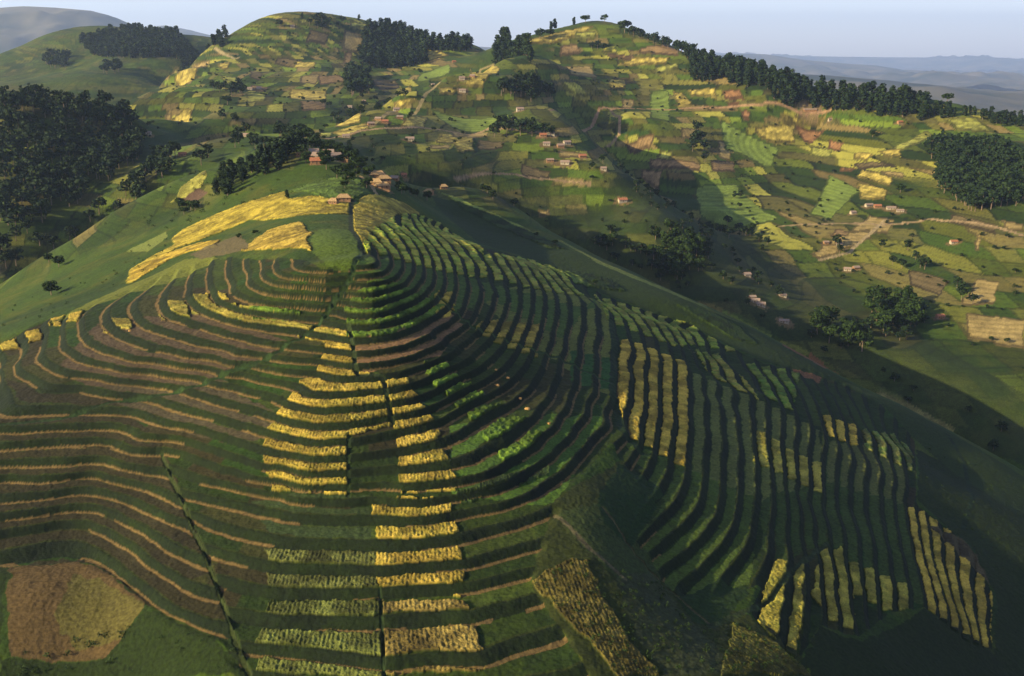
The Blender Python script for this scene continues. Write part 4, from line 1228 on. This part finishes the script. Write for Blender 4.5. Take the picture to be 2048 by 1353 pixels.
def house(u, v, L, W, H, wall, roof, rz, label, hip=False):
    x, y = hit(u, v)
    e = bpy.data.objects.new('house' if roof is not M_THATCH else 'thatched_hut', None); COL.objects.link(e)
    e.location = (x, y, ground_z(x, y) - .2); e.rotation_euler = (0, 0, rz)
    tag(e, label, 'house')
    sc0 = .72 if math.hypot(x, y) < 520 else .55
    e.scale = (sc0, sc0, sc0)
    l, w = L / 2, W / 2
    rh = W * .32
    # gabled wall body reaching 1.5 m into the slope
    V = [(-l, -w, -1.5), (l, -w, -1.5), (l, w, -1.5), (-l, w, -1.5), (-l, -w, H), (l, -w, H), (l, w, H), (-l, w, H), (-l, 0, H + (0 if hip else rh)), (l, 0, H + (0 if hip else rh))]
    F_ = [(0, 3, 2, 1), (0, 1, 5, 4), (2, 3, 7, 6), (1, 2, 6, 9, 5), (3, 0, 4, 8, 7), (4, 5, 9, 8), (8, 9, 6, 7)]
    wob_ = simple('wall', V, F_, wall, e)
    o = .55; t = .16
    d = o * rh / w
    q = l * .45 if hip else -.35
    top = H + rh + .05
    V = [(-l - o, -w - o, H - d + .05), (l + o, -w - o, H - d + .05), (l + o, w + o, H - d + .05), (-l - o, w + o, H - d + .05), (-l + q, 0, top), (l - q, 0, top)]
    V += [(a, b, c + t) for a, b, c in V]
    F_ = [(0, 1, 5, 4), (2, 3, 4, 5), (10, 11, 7, 6), (11, 10, 9, 8), (0, 6, 7, 1), (2, 8, 9, 3), (1, 7, 11, 5), (5, 11, 8, 2), (3, 9, 10, 4), (4, 10, 6, 0)]
    simple('roof', V, F_, roof, e)
    Vd, Fd = boxv(-.55, .45, -w - .06, -w + .05, 0, H * .78)
    simple('door', Vd, Fd, M_WOOD, e)
    for k in (-1, 1):
        cxx = k * l * .6
        Vw, Fw = boxv(cxx - .35, cxx + .35, -w - .05, -w + .05, H * .42, H * .72)
        simple('window', Vw, Fw, M_DARK, e)
    return e


WM = {'w': M_WHITE, 'm': M_MUD}; RM = {'t': M_TIN, 'h': M_THATCH, 'r': M_TILE}
for u, v, L, W, H, wl, rf, rz, lab in HOUSES:
    house(u, v, L, W, H, WM[wl], RM[rf], rz, lab, hip=(rf == 'h'))

# ------------------------------------------------------------------ heaps of cut straw on the terraces
M_STRAW = mat_plain('straw', (.34, .20, .07), .9, 5, .7, 1.2)


def heap(u, v, r, label):
    x, y = hit(u, v)
    rg = np.random.default_rng(int(u * 7 + v))
    V, F_ = [], []
    seg, rows = 12, 5
    for i in range(rows + 1):
        t = i / rows
        rr = r * math.cos(t * math.pi / 2) ** .7
        for k in range(seg):
            a = 2 * math.pi * k / seg
            w = 1 + rg.uniform(-.15, .15)
            V.append((rr * w * math.cos(a) * 1.3, rr * w * math.sin(a), r * .75 * math.sin(t * math.pi / 2) * (1 + rg.uniform(-.05, .05)) - .2 * (i == 0)))
    for i in range(rows):
        for k in range(seg):
            F_.append((i * seg + k, i * seg + (k + 1) % seg, (i + 1) * seg + (k + 1) % seg, (i + 1) * seg + k))
    # loose stalks sticking out
    for q in range(26):
        a = rg.uniform(0, 6.28); p = r * rg.uniform(.5, 1.1); b = len(V); hh = r * .5 * rg.uniform(.2, 1)
        px, py = p * math.cos(a) * 1.2, p * math.sin(a); dx, dy = rg.normal(0, .3, 2)
        V += [(px, py, 0), (px + .1, py + .05, 0), (px + dx, py + dy, hh + .2)]
        F_.append((b, b + 1, b + 2))
    me = bpy.data.meshes.new('straw_heap'); me.from_pydata(V, [], F_); me.materials.append(M_STRAW); me.update()
    o = bpy.data.objects.new('straw_heap', me); COL.objects.link(o)
    o.location = (x, y, float(grid_at(Z, x, y)) + .1)
    tag(o, label, 'straw heap')


for u, v, r, lab in [(a, b, c * .42, d) for a, b, c, d in ((1055, 818, 1.2, 'bright orange straw heap on the dark terrace, the largest of them'),
                     (1016, 757, .7, 'small straw heap at the top of the line of heaps on the right terraces'),
                     (992, 742, .55, 'straw heap highest up the terraces beside the pale strip edge'),
                     (995, 771, .8, 'straw heap beside brown stubble left of the line of heaps'),
                     (1040, 797, .75, 'straw heap just above the largest orange one'),
                     (1098, 848, .6, 'faint straw heap lowest in the line on the right terraces'),
                     (260, 662, .8, 'pale straw heap on the left terraces near a short golden plot'))]:
    heap(u, v, r, lab)

# ------------------------------------------------------------------ haze
V, F_ = boxv(-30000, 30000, -600, 39000, -260, 1800)
me = bpy.data.meshes.new('haze'); me.from_pydata(V, [], F_); me.update()
hz_ = bpy.data.objects.new('haze', me); COL.objects.link(hz_)
hz_['kind'] = 'stuff'; hz_['label'] = 'thin blue evening haze filling the air over the hills'; hz_['category'] = 'haze'
mh = bpy.data.materials.new('haze'); mh.use_nodes = True
nt = mh.node_tree
for nd in list(nt.nodes):
    if nd.type != 'OUTPUT_MATERIAL':
        nt.nodes.remove(nd)
pv = nt.nodes.new('ShaderNodeVolumePrincipled')
pv.inputs['Color'].default_value = (.48, .64, 1.0, 1)
pv.inputs['Density'].default_value = .00005
pv.inputs['Anisotropy'].default_value = .2
out = [nd for nd in nt.nodes if nd.type == 'OUTPUT_MATERIAL'][0]
nt.links.new(pv.outputs['Volume'], out.inputs['Volume'])
me.materials.append(mh)
